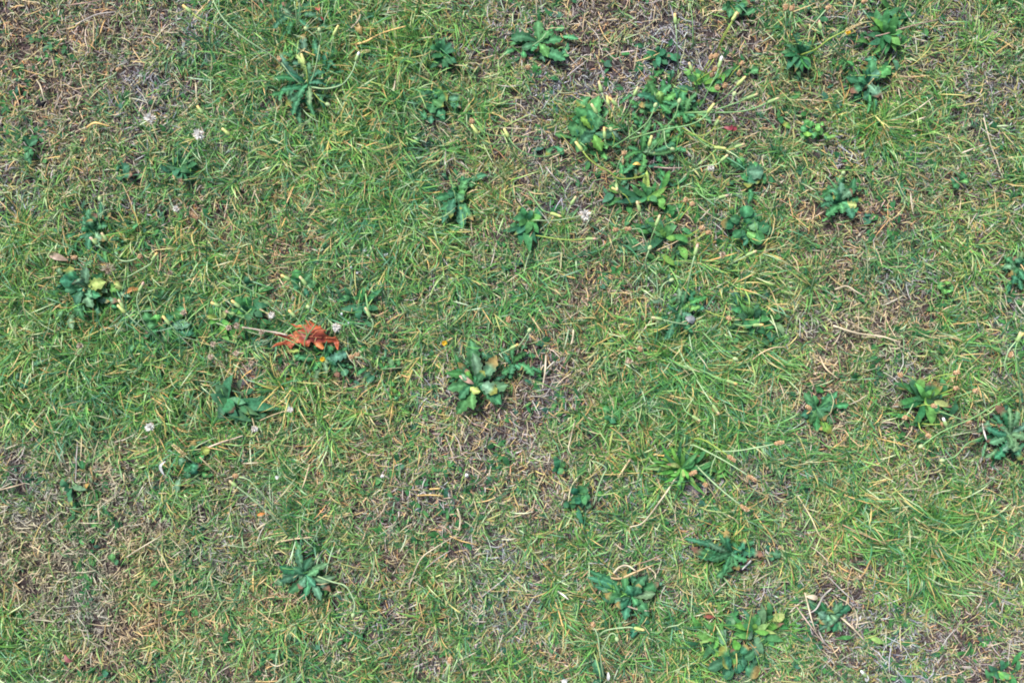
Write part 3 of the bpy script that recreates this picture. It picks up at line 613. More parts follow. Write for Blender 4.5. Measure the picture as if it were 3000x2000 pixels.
plant(RND, 'weed', 'small round green leaves just left of the big central dandelion, upper clump', 'r', 1130, 1065, 1,
  [(1112,1072,24),(1150,1052,28,3),(1134,1082,22),(1120,1045,20),(1158,1075,18),(1000,1040,26,3,1015,1060),(1012,1100,24,0,1010,1065)],
  [([(1090,1077),(1075,1055),(1055,1043)],'tan',dict(z=.07,col='p'))])
plant(RND, 'weed', 'small bright round leaves just left of the big central dandelion, lower clump', 'r', 1156, 1156, 2,
  [(1142,1160,22),(1172,1150,20),(1158,1138,18),(1165,1172,18,1)])
plant(DND, 'weed', 'small dark oval-leaved rosette between two pale straws, below centre', 'p', 1696, 1447, 0,
  [(1668,1427,20),(1687,1476,20),(1735,1465,20),(1725,1427,20,1),(1705,1490,18,5),(1668,1472,18),(1700,1415,16),(1715,1480,18,1)],
  [([(1739,1480),(1754,1425),(1768,1390),(1776,1371),(1750,1354),(1735,1352)],None,dict(z=.08,col='p',r=2))])
plant(DND, 'weed', 'dark leaves above the small oval-leaved rosette between the straws', 'p', 1640, 1370, 0,
  [(1625,1340,22),(1645,1395,20),(1615,1365,18),(1660,1355,16,1),(1655,1385,16,1),(1612,1328,14)])
plant(DND, 'weed', 'flat green leaves in tan grass with one tan seed head, left of the vivid plantain', 'c', 2393, 1195, 1,
  [(2355,1148,20),(2432,1158,24),(2448,1180,24,0),(2393,1268,18),(2435,1268,22,2,2400,1225),(2346,1217,22,0),(2420,1232,22,0),(2365,1175,18,0),(2375,1240,18)],
  [([(2410,1228),(2390,1212),(2377,1201)],'tan',dict(z=.07,col='g'))])
plant(DND, 'weed', 'dark leaves just below the two white clover flowers at the upper left', 'p', 525, 490, 5,
  [(553,529,24,0),(578,480,24,0),(480,478,20),(510,520,20),(545,455,18,0),(495,500,18),(560,505,18),(530,535,20,0)])
plant(DND, 'weed', 'two dark leaf blades in dry grass below the larger clover flower', 'c', 362, 505, 5, [(380,485,26,0),(350,530,20),(340,490,18),(388,512,18,0)])
plant(DND, 'weed', 'dim blue-green leaves at the far left edge of the dry grass', 'c', 85, 430, 0, [(68,398,20,5),(92,462,24,0),(110,410,18,5),(60,440,16),(90,480,16)])
plant(DND, 'weed', 'grey-green rosette with a pale kinked stem curving down to a tiny bud, lower left', 'c', 897, 1684, 3,
  [(817,1655,24,0),(873,1600,20,3),(962,1648,18,3),(984,1684,20,3),(942,1757,20,3),(971,1731,20,3),(846,1735,22,0),(875,1722,20,3),(819,1703,20,5),(915,1630,18,0),(858,1660,20,0),(925,1715,18,0),(895,1745,16,0),(935,1665,18,3)],
  [([(930,1685),(975,1702),(1010,1712),(1028,1735),(1040,1765),(1037,1792)],'knob',dict(z=.09,col='p',r=2.3))])
plant(DND, 'weed', 'small pale weed beside the white curled petal, lower left', 'c', 560, 1362, 1,
  [(525,1338,20,3),(616,1316,22,4,590,1335),(578,1388,20,0),(556,1405,18,0),(590,1360,16,0),(540,1380,16,1),(530,1360,14)])
plant(PLT, 'weed', 'small dark weed with one yellow petal-like leaf at the lower left', 'p', 208, 1428, 0,
  [(183,1400,16),(213,1482,14),(255,1434,14,3),(190,1436,12),(262,1414,12,7,250,1425),(200,1455,12)])
plant(DND, 'weed', 'single short dark green leaf standing in the dry grass of the lower left corner', 'c', 333, 1648, 1, [(329,1618,20,1),(345,1640,14,5)])
plant(RND, 'weed', 'small clover leaves at the left edge in lush grass', 'r', 80, 1105, 1,
  [(52,1103,26,3),(95,1112,26,1),(85,1135,24,0),(108,1118,24,3),(70,1128,22,0),(75,1085,22,1),(40,1120,20,0)])
plant(RND, 'weed', 'lone round leaf in short grass near the bottom, left of centre', 'r', 790, 1935, 1, [(797,1912,30,1),(770,1925,18,0),(788,1845,16,1,780,1865)])
plant(RND, 'weed', 'tiny bright clover at the right, beside a small dark hollow', 'r', 2765, 845, 2,
  [(2742,838,22,1),(2768,824,20,2),(2789,842,22,1),(2757,858,20,2),(2780,858,18,2)])
plant(DND, 'weed', 'faint greyish teal leaf mass cut by the right edge', 'd', 2980, 790, 0,
  [(2935,784,24,3),(2962,832,28,0),(2996,736,24,3),(2935,750,22,0),(2950,810,24,0),(2998,820,24,0),(2962,755,22,0),(2990,850,20,0)])
plant(DND, 'weed', 'silvery blue-green dandelion cut by the right edge, long stems reaching left from it', 'd', 2955, 1272, 3,
  [(2914,1186,28,0),(2900,1298,28,3),(2915,1343,28,0),(2958,1312,30,3),(2838,1303,18,0),(2879,1246,24,0),(3012,1220,26,3),(3020,1290,26,3),(2998,1350,24,0),(2985,1195,22,3),(2955,1190,18,3),(2940,1320,22,3),(2975,1325,26,3)],
  [([(2965,1163),(2910,1190),(2850,1225),(2760,1265),(2705,1303)],'knob',dict(z=.12,col='g',r=2)),
   ([(2880,1280),(2833,1300),(2800,1335),(2768,1346)],'knob',dict(z=.09,col='g',r=2.1)),([(2830,1296),(2790,1280),(2775,1250)],'wbud',dict(z=.08,col='g'))])
plant(DND, 'weed', 'loop of pale stems with an orange-tipped head at the right edge', 'c', 2998, 1160, 0, [(2985,1150,16),(2975,1175,14)],
  [([(3005,1160),(2975,1120),(2950,1085),(2948,1060),(2960,1025),(2980,1000)],'obud',dict(z=.13,col='p',r=2.3)),
   ([(2990,1200),(2992,1130),(2985,1080),(2978,1030),(2984,1003)],'bud',dict(z=.13,col='g',r=2)),([(2952,1060),(2956,1048)],'tan',dict(z=.11,zb=.1,col='p')),
   ([(2942,1186),(2965,1160),(2990,1140)],None,dict(z=.07,col='g'))])
plant(PLT, 'weed', 'green leaves in grass at the bottom right corner', 'p', 2930, 1965, 1,
  [(2895,1945,16,0),(2960,1930,16),(2915,1990,18,0),(2965,1985,16,1),(2930,1925,14,0),(2885,1975,14),(2945,1995,14,2)])
plant(DND, 'weed', 'dull teal leaves in patchy grass halfway down the right side, above the bare speckled patch', 'c', 2805, 535, 0, [(2822,508,22),(2790,552,22),(2835,540,16,1),(2780,530,14)])
plant(DND, 'weed', 'small dark rosette half hidden under long green blades, above the strap-leaved tuft', 'c', 1795, 1215, 1, [(1765,1195,22,1),(1790,1240,20,0),(1820,1205,20),(1800,1185,18),(1770,1225,18)])
plant(DND, 'weed', 'yellow-budded weed with two long curved stems over brown soil, left of the tangle of buds', 'c', 1625, 430, 0, [(1600,460,14),(1650,455,16)],
  [([(1650,445),(1590,460),(1540,450),(1505,425),(1491,404)],'ybud',dict(z=.11,col='g',r=2)),([(1500,418),(1440,421),(1412,405),(1401,392)],'ybud',dict(z=.11,col='g',r=2)),
   ([(1610,415),(1560,402),(1500,398),(1440,395),(1400,375),(1388,362)],'tan',dict(z=.09,col='g'))])
# ------------------------------------------------------------------ loose straws, single stems, clover flowers, the oak leaf
def straw(label, pts, r=1.8, z=.02, zb=.016, col=DRY, group=None):
    P = spline(pts, max(6, 4 * len(pts))); n = len(P); t = np.linspace(0, 1, n)
    zz = zb + (z - zb) * t + .006 * np.sin(PI * t); q = np.array([W(a, b, c) for (a, b), c in zip(P, zz)])
    Q = np.column_stack([q, zz + height(q[:, 0], q[:, 1])]); mb = MB()
    c = np.array(col)[None, :] * (1 + .25 * np.sin(t * 9 + random.random() * 6)[:, None]) * random.uniform(.9, 1.1)
    tube(mb, Q, r / 1000 * (1 - .45 * t ** 2), np.clip(c, 0, 1), 5, .55)
    o = mb.build('dry_straw', M_THATCH); x, y = Q[0, 0], Q[0, 1]
    tag(o, label, 'straw', group or 'dry straws lying on the grass')
    return o
OR = (.62, .42, .17); GY = (.40, .36, .33); RD = (.36, .24, .20)
ST = [
 ('thick bent orange-tan straw near the top, left of centre', [(1015,131),(1065,125),(1120,98),(1188,75)], 3.4, OR, .05),
 ('tan straw arch above the larger clover flower at the left', [(250,372),(275,359),(318,369)], 3.6, OR, .03),
 ('pale hooked straw ending at the black clod', [(105,233),(118,255),(130,297)], 2.4, DRY, .03),
 ('long grey stalk slanting at the top left corner', [(220,72),(290,42),(340,33)], 2.0, GY, .03),
 ('thin brown stalk at the very top edge, left side', [(195,15),(250,10),(300,0)], 1.8, RD, .03),
 ('short vertical tan straw in grass below the bent orange straw', [(1160,214),(1152,268)], 3.0, DRY, .03),
 ('reddish thin straw above the dark gap of soil right of the yellow-green stem', [(1915,490),(1960,493),(2000,492)], 2.0, (.5,.36,.30), .03),
 ('bent pale straw like a roof ridge, in grass right of centre', [(2446,848),(2478,838),(2504,851),(2536,869)], 2.6, DRY, .04),
 ('long cream straw lying over the dry patch right of centre', [(2438,954),(2513,976),(2585,985),(2638,1003)], 3.0, (.62,.52,.36), .04),
 ('long curved tan straw left of the dry patch, above the long green tuft', [(2147,1061),(2192,1061),(2232,1034),(2268,1018),(2304,1016)], 2.6, (.56,.44,.26), .04),
 ('short straw pointing down into the dry patch', [(2402,1043),(2420,1079),(2455,1110)], 2.4, (.6,.47,.30), .03),
 ('long pale straw curving down left from the bright strap-leaved tuft', [(1998,1369),(1972,1410),(1937,1461),(1886,1528),(1845,1544)], 2.8, DRY, .05),
 ('thick tan straw stub left of the bright strap-leaved tuft', [(1850,1342),(1835,1365),(1812,1398)], 3.2, (.56,.42,.24), .03),
 ('grey-green straw left below the bright strap-leaved tuft', [(1857,1360),(1880,1410),(1898,1455)], 2.0, (.36,.40,.30), .03),
 ('upright pale straw crossing the small oval-leaved rosette from its left', [(1700,1392),(1674,1425),(1665,1470)], 2.4, (.50,.46,.28), .04),
 ('curved pale straw above the small oval-leaved rosette', [(1685,1230),(1671,1290),(1666,1315),(1678,1337)], 2.2, DRY, .03),
 ('long straw arching below centre, leftmost of the crossed group', [(1196,1720),(1232,1639),(1277,1604),(1344,1563)], 2.2, DRY, .04),
 ('second long straw running beside the arching one, below centre', [(1241,1670),(1285,1635),(1321,1612)], 1.8, GY, .03),
 ('short upright straw tip standing where the long arching straw ends', [(1339,1487),(1348,1520),(1344,1560)], 2.6, DRY, .03),
 ('yellowish straw slanting down right from the crossed group below centre', [(1316,1570),(1350,1585),(1400,1598)], 2.0, OR, .03),
 ('grey straw slanting alone in the turf between the crossed group and the bottom dark rosette', [(1411,1751),(1440,1728),(1473,1702),(1495,1675)], 2.2, GY, .03),
 ('double kinked tan straw in dry grass, left of centre low', [(1223,1450),(1260,1449),(1300,1452)], 2.8, OR, .03),
 ('very short tan straw just above the double kinked one', [(1259,1432),(1290,1430)], 2.8, OR, .03),
 ('pale vertical straw right of the big central dandelion', [(1600,1040),(1597,1090),(1589,1138)], 2.8, (.60,.50,.36), .03),
 ('small arched tan straw right of the central dandelion and above the pale vertical one', [(1680,965),(1678,990),(1672,1010)], 2.8, DRY, .03),
 ('thin brown straw under the white clover at the centre top, upper of two', [(1600,490),(1620,515),(1640,535)], 2.0, GY, .03),
 ('brown forked straw on the bottom dark rosette, thickest piece', [(1769,1685),(1812,1691),(1858,1673),(1913,1653)], 3.8, (.50,.36,.20), .06),
 ('tan arched straw above the brown forked straw', [(1795,1678),(1812,1659),(1835,1653),(1861,1668)], 3.2, DRY, .06),
 ('thin bent straw at the right end of the brown forked straw', [(1890,1653),(1918,1676),(1918,1693)], 2.2, DRY, .06),
 ('long thin brownish stalk running up right from the bottom dark rosette', [(1858,1652),(1900,1640),(1945,1620)], 1.9, RD, .05),
 ('woody tan stem lying across the lower part of the bottom dark rosette', [(1800,1775),(1824,1768),(1865,1780),(1900,1786)], 3.0, (.42,.34,.26), .04),
 ('short white straw left of the bottom dark rosette', [(1634,1731),(1650,1742),(1666,1755)], 3.2, (.70,.64,.55), .04),
 ('long orange-tan straw curving down left of the bottom dark rosette', [(1629,1762),(1640,1800),(1652,1837),(1677,1860)], 2.6, OR, .03),
 ('straight pale straw standing beside the compact bluish rosette', [(2358,1735),(2372,1790),(2386,1842)], 2.6, DRY, .05),
 ('long reddish straw slanting left of the compact bluish rosette', [(2328,1768),(2365,1820),(2417,1888)], 2.4, (.50,.38,.30), .03),
 ('grey stalk slanting over the bare patch above the compact bluish rosette', [(2430,1692),(2470,1732),(2506,1763)], 2.0, GY, .04),
 ('pale straw slanting down right of the compact bluish rosette', [(2463,1807),(2500,1840),(2532,1875)], 3.0, (.52,.42,.30), .03),
 ('curved grey twig above the compact bluish rosette', [(2435,1722),(2412,1745),(2391,1784),(2363,1799)], 2.6, GY, .04),
 ('white stiff straw right below the flat blue-green dandelion', [(2204,1640),(2176,1669)], 3.0, (.66,.62,.58), .03),
 ('straw running right of the long spike stalks and ending by the flat blue-green dandelion', [(2208,1500),(2246,1551),(2262,1575),(2272,1605)], 2.0, OR, .04),
 ('short straw between the spike stalks and the flat blue-green dandelion', [(2116,1500),(2150,1518),(2165,1535)], 2.4, (.58,.46,.28), .03),
 ('reddish straw slanting down right, centre of the lower right quarter', [(2451,1528),(2536,1568),(2603,1595)], 1.9, (.56,.36,.22), .04),
 ('seedy grass stalk leaning down to the reddish straw in the lower right quarter', [(2339,1452),(2379,1519),(2402,1568),(2430,1580)], 2.4, (.56,.50,.28), .06),
 ('orange straw in tan grass beside the flat leaves right of the strap-leaved tuft', [(2360,1215),(2375,1203)], 3.0, OR, .03),
 ('long tan straw slanting up right, upper right quarter', [(2643,348),(2690,318),(2732,286)], 2.6, DRY, .04),
 ('short tan straw just below the long slanting one, upper right quarter', [(2661,361),(2710,344)], 3.0, (.60,.50,.36), .03),
 ('pale straight straw in dry grass near the right edge', [(2812,451),(2850,436),(2884,424)], 2.6, (.58,.50,.38), .03),
 ('long thin stalk dropping down the right side past the pale straight straw', [(2880,346),(2906,429),(2925,480),(2935,506)], 1.8, DRY, .04),
 ('brown thin stalk crossing the lush plantain mat', [(2510,118),(2580,105),(2666,80),(2745,60)], 1.9, RD, .06),
 ('white splinter beside the silvery dandelion at the right edge', [(2877,1240),(2884,1270),(2892,1290)], 3.0, (.66,.60,.54), .04),
 ('grey straw in the lower left dry grass, long and slanting', [(370,1632),(400,1612),(445,1585),(482,1563)], 2.4, DRY, .04),
 ('tan straw with a node by the stem foot, above the kinked grey-green rosette', [(808,1588),(860,1578),(915,1572)], 2.6, (.60,.46,.28), .03),
 ('short vertical tan straw left of the kinked grey-green rosette', [(741,1684),(743,1733)], 3.0, OR, .03),
 ('long pale straw below the pair of white petals, left side', [(575,1325),(640,1298),(710,1276)], 2.6, (.56,.44,.34), .04),
 ('grey vertical stalk below the lush grass at the left', [(226,1290),(224,1350),(221,1408)], 2.2, GY, .04),
 ('slanting tan stalk at the left edge above the dry grass', [(0,1434),(40,1424),(78,1413)], 2.2, (.50,.38,.26), .04),
 ('straw standing upright in mid grass above the orange bit, lower left', [(908,1358),(896,1400),(885,1430)], 2.6, (.60,.48,.30), .04),
 ('short straw to the right of two crossed tan ones, lower left', [(710,1358),(765,1355)], 2.2, DRY, .04),
 ('dry twig between the compact bluish rosette and the broad plantain', [(2400,1850),(2415,1880),(2440,1905)], 2.0, GY, .03),
 ('short thick straw left of the oval rosette at the upper right', [(2120,765),(2105,758),(2128,745)], 3.2, DRY, .03),
 ('grey slanting straw in the top grass beside the yellow-budded stems', [(1660,160),(1690,140)], 2.0, GY, .03),
 ('pale straw pair member lying in the grass above the lone round leaf, bottom left', [(780,1930),(810,1950),(842,1937)], 2.4, DRY, .03),
 ('tan leaning straw in the top grass right of the crimson-leaved weed', [(1010,95),(1030,82),(1050,60),(1056,42)], 3.0, DRY, .05),
 ('straw stub in grass below the dark spot of the upper left', [(690,330),(678,300)], 2.6, (.56,.42,.28), .03),
 ('pale stalk in grass right of the plain tan grass, upper left', [(570,240),(573,285)], 2.6, DRY, .03),
 ('brown curled straw on the soil just below the big central dandelion', [(1388,1240),(1420,1252),(1440,1262)], 2.2, RD, .03),
]
for lb, pts, r, c, z in ST: straw(lb, pts, r, z, .014, c)

def weedstem(label, pts, hd, z=.09, col='g', r=1.9, zb=.030, cat='weed stem', extra=()):
    root = thing('weed_stem', label, cat, pts[0][0], pts[0][1]); stemset(root, [(pts, hd, dict(z=z, col=col, r=r, zb=zb))] + list(extra)); return root
weedstem('very long pale stem running down right from the top edge to the teal rosette', [(850,215),(800,165),(760,140),(700,99),(650,50),(622,0)], None, .12, 'p', 2.3)
weedstem('green stem with an orange tip in grass at the top left', [(690,110),(640,80),(585,55),(562,38)], 'obud', .10, 'y')
weedstem('tan grass head on a short curved stem, upper left dry grass', [(283,233),(305,229),(325,220),(338,208)], 'tan', .06, 'p')
weedstem('orange-tipped bud on a stem to the right of the smaller clover flower', [(720,345),(660,346),(610,345),(592,330)], 'obud', .08, 'g')
weedstem('single yellow-green bud in the grass above right of the darkest spot', [(700,415),(690,410),(672,395)], 'ybud', .07, 'y')
weedstem('tan spike on a long straight stem running down to the lush centre-left grass', [(690,750),(640,700),(600,662),(580,643)], 'spike', .12, 'p', 2.3)
weedstem('bud stem in lush grass left of the crossed thin stems', [(370,812),(409,790),(438,773),(443,765)], 'obud', .10, 'p', 2.3)
weedstem('thin stem crossing over the red oak leaf from above', [(893,1010),(905,980),(930,940),(916,901),(885,862),(850,842)], None, .10, 'g')
weedstem('long thin green stem passing diagonally above the oak leaf', [(850,932),(800,885),(745,855),(700,832)], None, .08, 'g')
weedstem('kinked jointed stem with tan buds, lower left quarter, upper of two', [(803,1500),(790,1470),(768,1447),(732,1407),(700,1396)], 'tan', .09, 'p', 2.2)
weedstem('long pale stem with a tan bud running down right, lower left quarter, lower of two', [(844,1568),(803,1514),(777,1492),(723,1447),(695,1425)], 'bud', .10, 'p', 2.6, extra=[([(799,1495),(800,1465),(799,1440)],None,dict(z=.09,col='p',zb=.07))])
weedstem('jointed tan grass stalk between the small pale weed and the two long stems', [(652,1400),(625,1376),(600,1352),(585,1338)], None, .07, 't', 2.4)
weedstem('tan grass head above the small pale weed of the lower left', [(575,1358),(557,1345),(545,1335)], 'plume', .06, 'p')
weedstem('small pale-green bud on a long stem at the upper right, beside the brown hollow', [(2140,775),(2165,760),(2185,750)], 'bud', .09, 'p', 2.1)
weedstem('orange bud at the end of a slanting green stem above the long green tuft', [(2050,1080),(2090,1100),(2128,1114)], 'obud', .08, 'g')
weedstem('pale bud stem dropping from the long green tuft toward the strap-leaved plant', [(2040,1110),(2065,1150),(2088,1185)], 'bud', .09, 'p', 2.1)
weedstem('curved green stem with a greenish tip between the long green tuft and the strap-leaved plant', [(1998,1180),(2010,1205),(2028,1218)], 'bud', .07, 'g')
weedstem('tan head on a faint stem left of the long green tuft', [(1895,1050),(1885,1035),(1881,1030)], 'tan', .07, 't')
weedstem('tan papery head above the long green tuft, right of pale vertical straw', [(1875,1075),(1855,1060),(1846,1057)], 'drycl', .07, 't')
weedstem('short pale bud in brown soil left of the white clover at centre top', [(1658,640),(1668,610),(1672,602)], 'bud', .06, 'p')
weedstem('tan seed head on a thin curved stem at the bottom, left of centre', [(1305,1990),(1312,1960),(1316,1945)], 'tan', .07, 'p')
weedstem('pinkish tan head above dry grass at top centre', [(1560,215),(1552,205)], 'tan', .05, 't')
weedstem('small knob on a thin stem in grass beside the dark gap, upper right', [(2545,1990),(2540,1984)], 'wbud', .05, 't')
weedstem('thin upright stem with tan tip in grass between the white flecks and the central dandelion', [(1493,990),(1492,955),(1491,946)], 'tan', .07, 'g')

def clover(label, px, py, stem, kind='clover', nm='clover_flower', sc=1.0):
    root = thing(nm, label, 'clover flower' if kind == 'clover' else 'faded flower', px, py, 'clover heads in the turf')
    z = .055; st, Q = add_stem(root, stem + [(px, py)], None, z=z, col='t' if random.random() < .5 else 'p', r=1.6, name='stem')
    h = head(None, kind, Q[-1], np.array([0, 0, 1.])); h.parent = root; h.location = -Vector(root.location)
    if sc != 1: h.scale = (sc, sc, sc); h.location = Vector(Q[-1]) * (1 - sc) - Vector(root.location)
WS = {988: .8, 795: .62, 515: .55}
for a in [('largest white clover flower, in dry grass at the upper left', 437, 345, [(465,425),(452,390)]),
          ('white clover flower with browned underside, below right of the largest one', 582, 395, [(580,440),(578,420)]),
          ('white clover flower on red-brown soil near the top centre', 1714, 630, [(1560,645),(1630,645)]),
          ('tight white flower head just above the right end of the red oak leaf', 988, 958, [(957,929),(972,945)]),
          ('small whitish clover head above the left end of the red oak leaf', 795, 923, [(760,905),(778,915)]),
          ('small white head beside the tan spike in the left grass', 515, 612, [(545,640),(530,625)])]: clover(*a, sc=WS.get(a[1], 1.0))
for a in [('faded tan clover head in lush grass right of the curved bud stem', 495, 800, [(480,830),(488,815)]),
          ('pinkish faded clover head in lush grass under the blunt-leaved rosette', 238, 1012, [(225,1040),(230,1025)]),
          ('cream faded head between the double bud and the yellow-green sprout', 534, 916, [(550,950),(542,930)]),
          ('tan dry head touching the left tip of the oak leaf stalk', 768, 973, [(760,1000),(765,985)]),
          ('first of two tan heads at the far end of the oak leaf stalk', 668, 960, [(630,945),(650,952)]),
          ('second, larger of two tan heads at the far end of the oak leaf stalk', 692, 953, [(720,970),(705,960)]),
          ('small tan head left of the vivid sprout, uppermost of the scattered ones', 623, 1008, [(660,1000),(640,1004)]),
          ('brown and cream head in grass below the vivid sprout', 615, 1045, [(640,1060),(628,1052)]),
          ('tan head with a white crumb right below the vivid sprout', 693, 1034, [(700,1060),(697,1047)]),
          ('tan head on a leaning stalk just above the pit of grey stones', 740, 1064, [(790,1080),(765,1070)]),
          ('tan head beside the toothed rosette under the oak leaf', 1044, 1042, [(1060,1060),(1052,1050)]),
          ('brownish dry head on bare grass left of the bright dandelion at right', 2116, 745, [(2110,770),(2112,757)]),
          ('crumpled tan head on grass at the bottom edge, left of centre', 1316, 1942, [(1300,1985),(1308,1965)]),
          ]: clover(*a, kind='drycl', nm='faded_flower')
clover('small white daisy-like bloom above the oval rosette', 2083, 492, [(2060,500),(2070,497)], 'clover', sc=.6)
clover('cream dry head in grass above the long green tuft', 1838, 1056, [(1870,1070),(1855,1062)], 'drycl', 'faded_flower')

clover('ragged white bloom, largest of the three in the lower left quarter', 440, 1250, [(480,1235),(460,1243)], 'clover', 'faded_flower', .8)
clover('small white bloom hanging in the grass, lowest right of the three lower left ones', 745, 1256, [(738,1225),(742,1240)], 'clover', 'faded_flower', .62)
clover('white bloom at the end of a grey stem right of the very dark rosette', 850, 1199, [(760,1232),(800,1215)], 'clover', 'faded_flower', .55)

# ------- the red oak leaf
def oak():
    z0 = .040
    T = lambda u, v: W(600 + u / 3.92, 850 + v / 3.92, z0)
    out = [(955,520),(1050,462),(1125,452),(1052,432),(988,384),(1080,398),(1200,396),(1165,343),(1250,368),(1322,415),(1338,392),(1372,448),(1432,462),(1385,480),
           (1420,520),(1470,545),(1510,528),(1540,590),(1547,692),(1512,650),(1480,600),(1400,604),(1352,606),(1402,660),(1372,682),(1292,642),(1262,602),
           (1228,590),(1216,642),(1160,652),(1105,606),(1045,606),(1012,640),(992,682),(952,642),(930,622),(788,656),(840,606),(925,580),(905,552),(808,504),(900,506)]
    P = [Vector((*T(*p), 0)) for p in out]
    # densify the outline, then fill with inner points
    pts = []
    for a, b in zip(P, P[1:] + P[:1]):
        m = max(1, int((b - a).length / .004)); pts += [a + (b - a) * k / m for k in range(m)]
    n = len(pts); poly = [p.to_2d() for p in pts]
    def inside(x, y):
        c = False; j = n - 1
        for i in range(n):
            xi, yi = poly[i]; xj, yj = poly[j]
            if (yi > y) != (yj > y) and x < (xj - xi) * (y - yi) / (yj - yi + 1e-12) + xi: c = not c
            j = i
        return c
    xs = [p[0] for p in poly]; ys = [p[1] for p in poly]; inn = []
    for x in np.arange(min(xs), max(xs), .004):
        for y in np.arange(min(ys), max(ys), .004):
            x2 = x + random.uniform(-.001, .001); y2 = y + random.uniform(-.001, .001)
            if inside(x2, y2) and min((x2 - a[0]) ** 2 + (y2 - a[1]) ** 2 for a in poly) > .0022 ** 2: inn.append(Vector((x2, y2)))
    v, e, f, *_ = geometry.delaunay_2d_cdt(poly + inn, [], [list(range(n))], 1, 1e-6)
    V = np.array([(q[0], q[1], 0) for q in v]); F = np.array([tuple(q) for q in f if len(q) == 3])
    X, Y = V[:, 0], V[:, 1]; cx, cy = W(905, 985)
    V[:, 2] = z0 + float(height(cx, cy)) + .008 * (vnoise(X, Y, .045, 21) - .5) * 1.6 + .008 * np.sin((X - cx) * 45) + .010 * np.clip((X - cx) / .06, 0, 1) * np.sin((Y - cy) * 110) \
        + .0015 * np.sin((X + Y) * 200)
    m = vnoise(X, Y, .022, 22); mid = np.clip(1.2 - np.abs((Y - cy) + .12 * (X - cx)) / .02, 0, 1) * (X < cx + .06)
    c = np.array([.42, .095, .038])[None, :] * (1 - mid[:, None]) + np.array([.25, .045, .035])[None, :] * mid[:, None]
    c = c * (.75 + .5 * m[:, None]); c[:, 1] += .05 * (m > .6)
    for a, b, r in zip(X[::3], Y[::3], X[::3]): FOOT.append((a, b, .007))
    root = thing('oak_leaf', 'fallen red-orange oak leaf with pointed lobes lying in the grass left of centre', 'fallen leaf', 905, 985)
    bl = link('blade', mesh_np('blade', V, [F], c, M_OAK), root)
    md = bl.modifiers.new('thick', 'SOLIDIFY'); md.thickness = .0005
    def zz(x, y): k = np.argmin((X - x) ** 2 + (Y - y) ** 2); return V[k, 2]
    mb = MB(); st = [(440,424),(600,450),(740,472),(860,492),(958,518)]
    q = [T(*p) for p in st]; tube(mb, spline([(a, b, .05 + float(height(a, b)) - .012 * i / 4) for i, (a, b) in enumerate(q)], 16), np.linspace(.0017, .0024, 16), (.60, .47, .38), 6)
    mb.build('stalk', M_STEM, root)
    mb = MB()
    for ln in ([(955,520),(1060,520),(1180,530),(1300,540),(1400,545)], [(1060,520),(1010,580),(990,650)], [(1180,530),(1190,470),(1200,400)],
               [(1060,520),(950,570),(830,640)], [(1300,540),(1290,590),(1370,670)], [(1180,530),(1170,590),(1165,640)], [(1250,530),(1320,470),(1400,460)], [(1400,545),(1510,560),(1540,660)]):
        q = spline([T(*p) for p in ln], 14); tube(mb, np.array([(a, b, zz(a, b) + .0008) for a, b in q]), np.linspace(.0011, .0005, 14), (.62, .22, .10), 5)
    mb.build('vein', M_STEM, root)
oak()

# ------- flat bits: petals, crumbs, small dead leaves, clods
def chip(name, label, cat, pts, wd, col, z=.035, group=None, curl=.3, mat=None):
    P = spline(pts, 12); t = np.linspace(0, 1, 12); q = np.array([W(a, b, z) for a, b in P])
    tg = np.gradient(q, axis=0); tg /= np.linalg.norm(tg, axis=1)[:, None] + 1e-9; nr = np.stack([-tg[:, 1], tg[:, 0]], 1)
    hw = wd / 2000 * np.sin(PI * np.clip(t, .06, .97)) ** .7; J = np.array([-1, 0, 1.])
    V = np.zeros((12, 3, 3)); V[:, :, :2] = q[:, None] + nr[:, None] * (hw[:, None] * J)[:, :, None]
    V[:, :, 2] = z + height(q[:, 0], q[:, 1])[:, None] + .006 * np.sin(PI * t)[:, None] + hw[:, None] * np.abs(J) * curl
    i = np.arange(11)[:, None] * 3; j = np.arange(2)[None, :]
    F = np.stack([i + j, i + j + 1, i + 3 + j + 1, i + 3 + j], -1).reshape(-1, 4)
    c = np.array(col) * np.random.default_rng(int(pts[0][0])).uniform(.85, 1.1, (36, 1))
    o = link(name, mesh_np(name, V.reshape(-1, 3), [F], c, mat or M_PETAL)); return tag(o, label, cat, group)
WH = (.80, .78, .76)
chip('fallen_petal', 'white curled petal or feather wisp on grass at the lower left', 'petal', [(487,1349),(475,1362),(477,1378),(482,1391)], 8, WH)
chip('fallen_petal', 'white fleck in the green turf right of the kinked stems, lower left', 'petal', [(806,1399),(818,1395)], 11, WH)
chip('fallen_petal', 'white bit at the bottom edge of the picture, right of centre', 'petal', [(1645,1996),(1662,1990)], 16, WH)
chip('fallen_petal', 'upright white bit beside the pale branching stem at the bottom edge', 'petal', [(1781,1965),(1781,1992)], 9, WH)
chip('fallen_petal', 'white streak at the bottom edge below the bare patches, lower right', 'petal', [(2534,1970),(2540,1998)], 12, WH)
chip('fallen_petal', 'white dot at the right of the small dark hollow, lower centre', 'petal', [(1365,1385),(1372,1395)], 10, WH)
chip('fallen_petal', 'pale streak in tan grass in the dry patch of lower centre', 'petal', [(1120,1388),(1123,1398)], 10, WH)
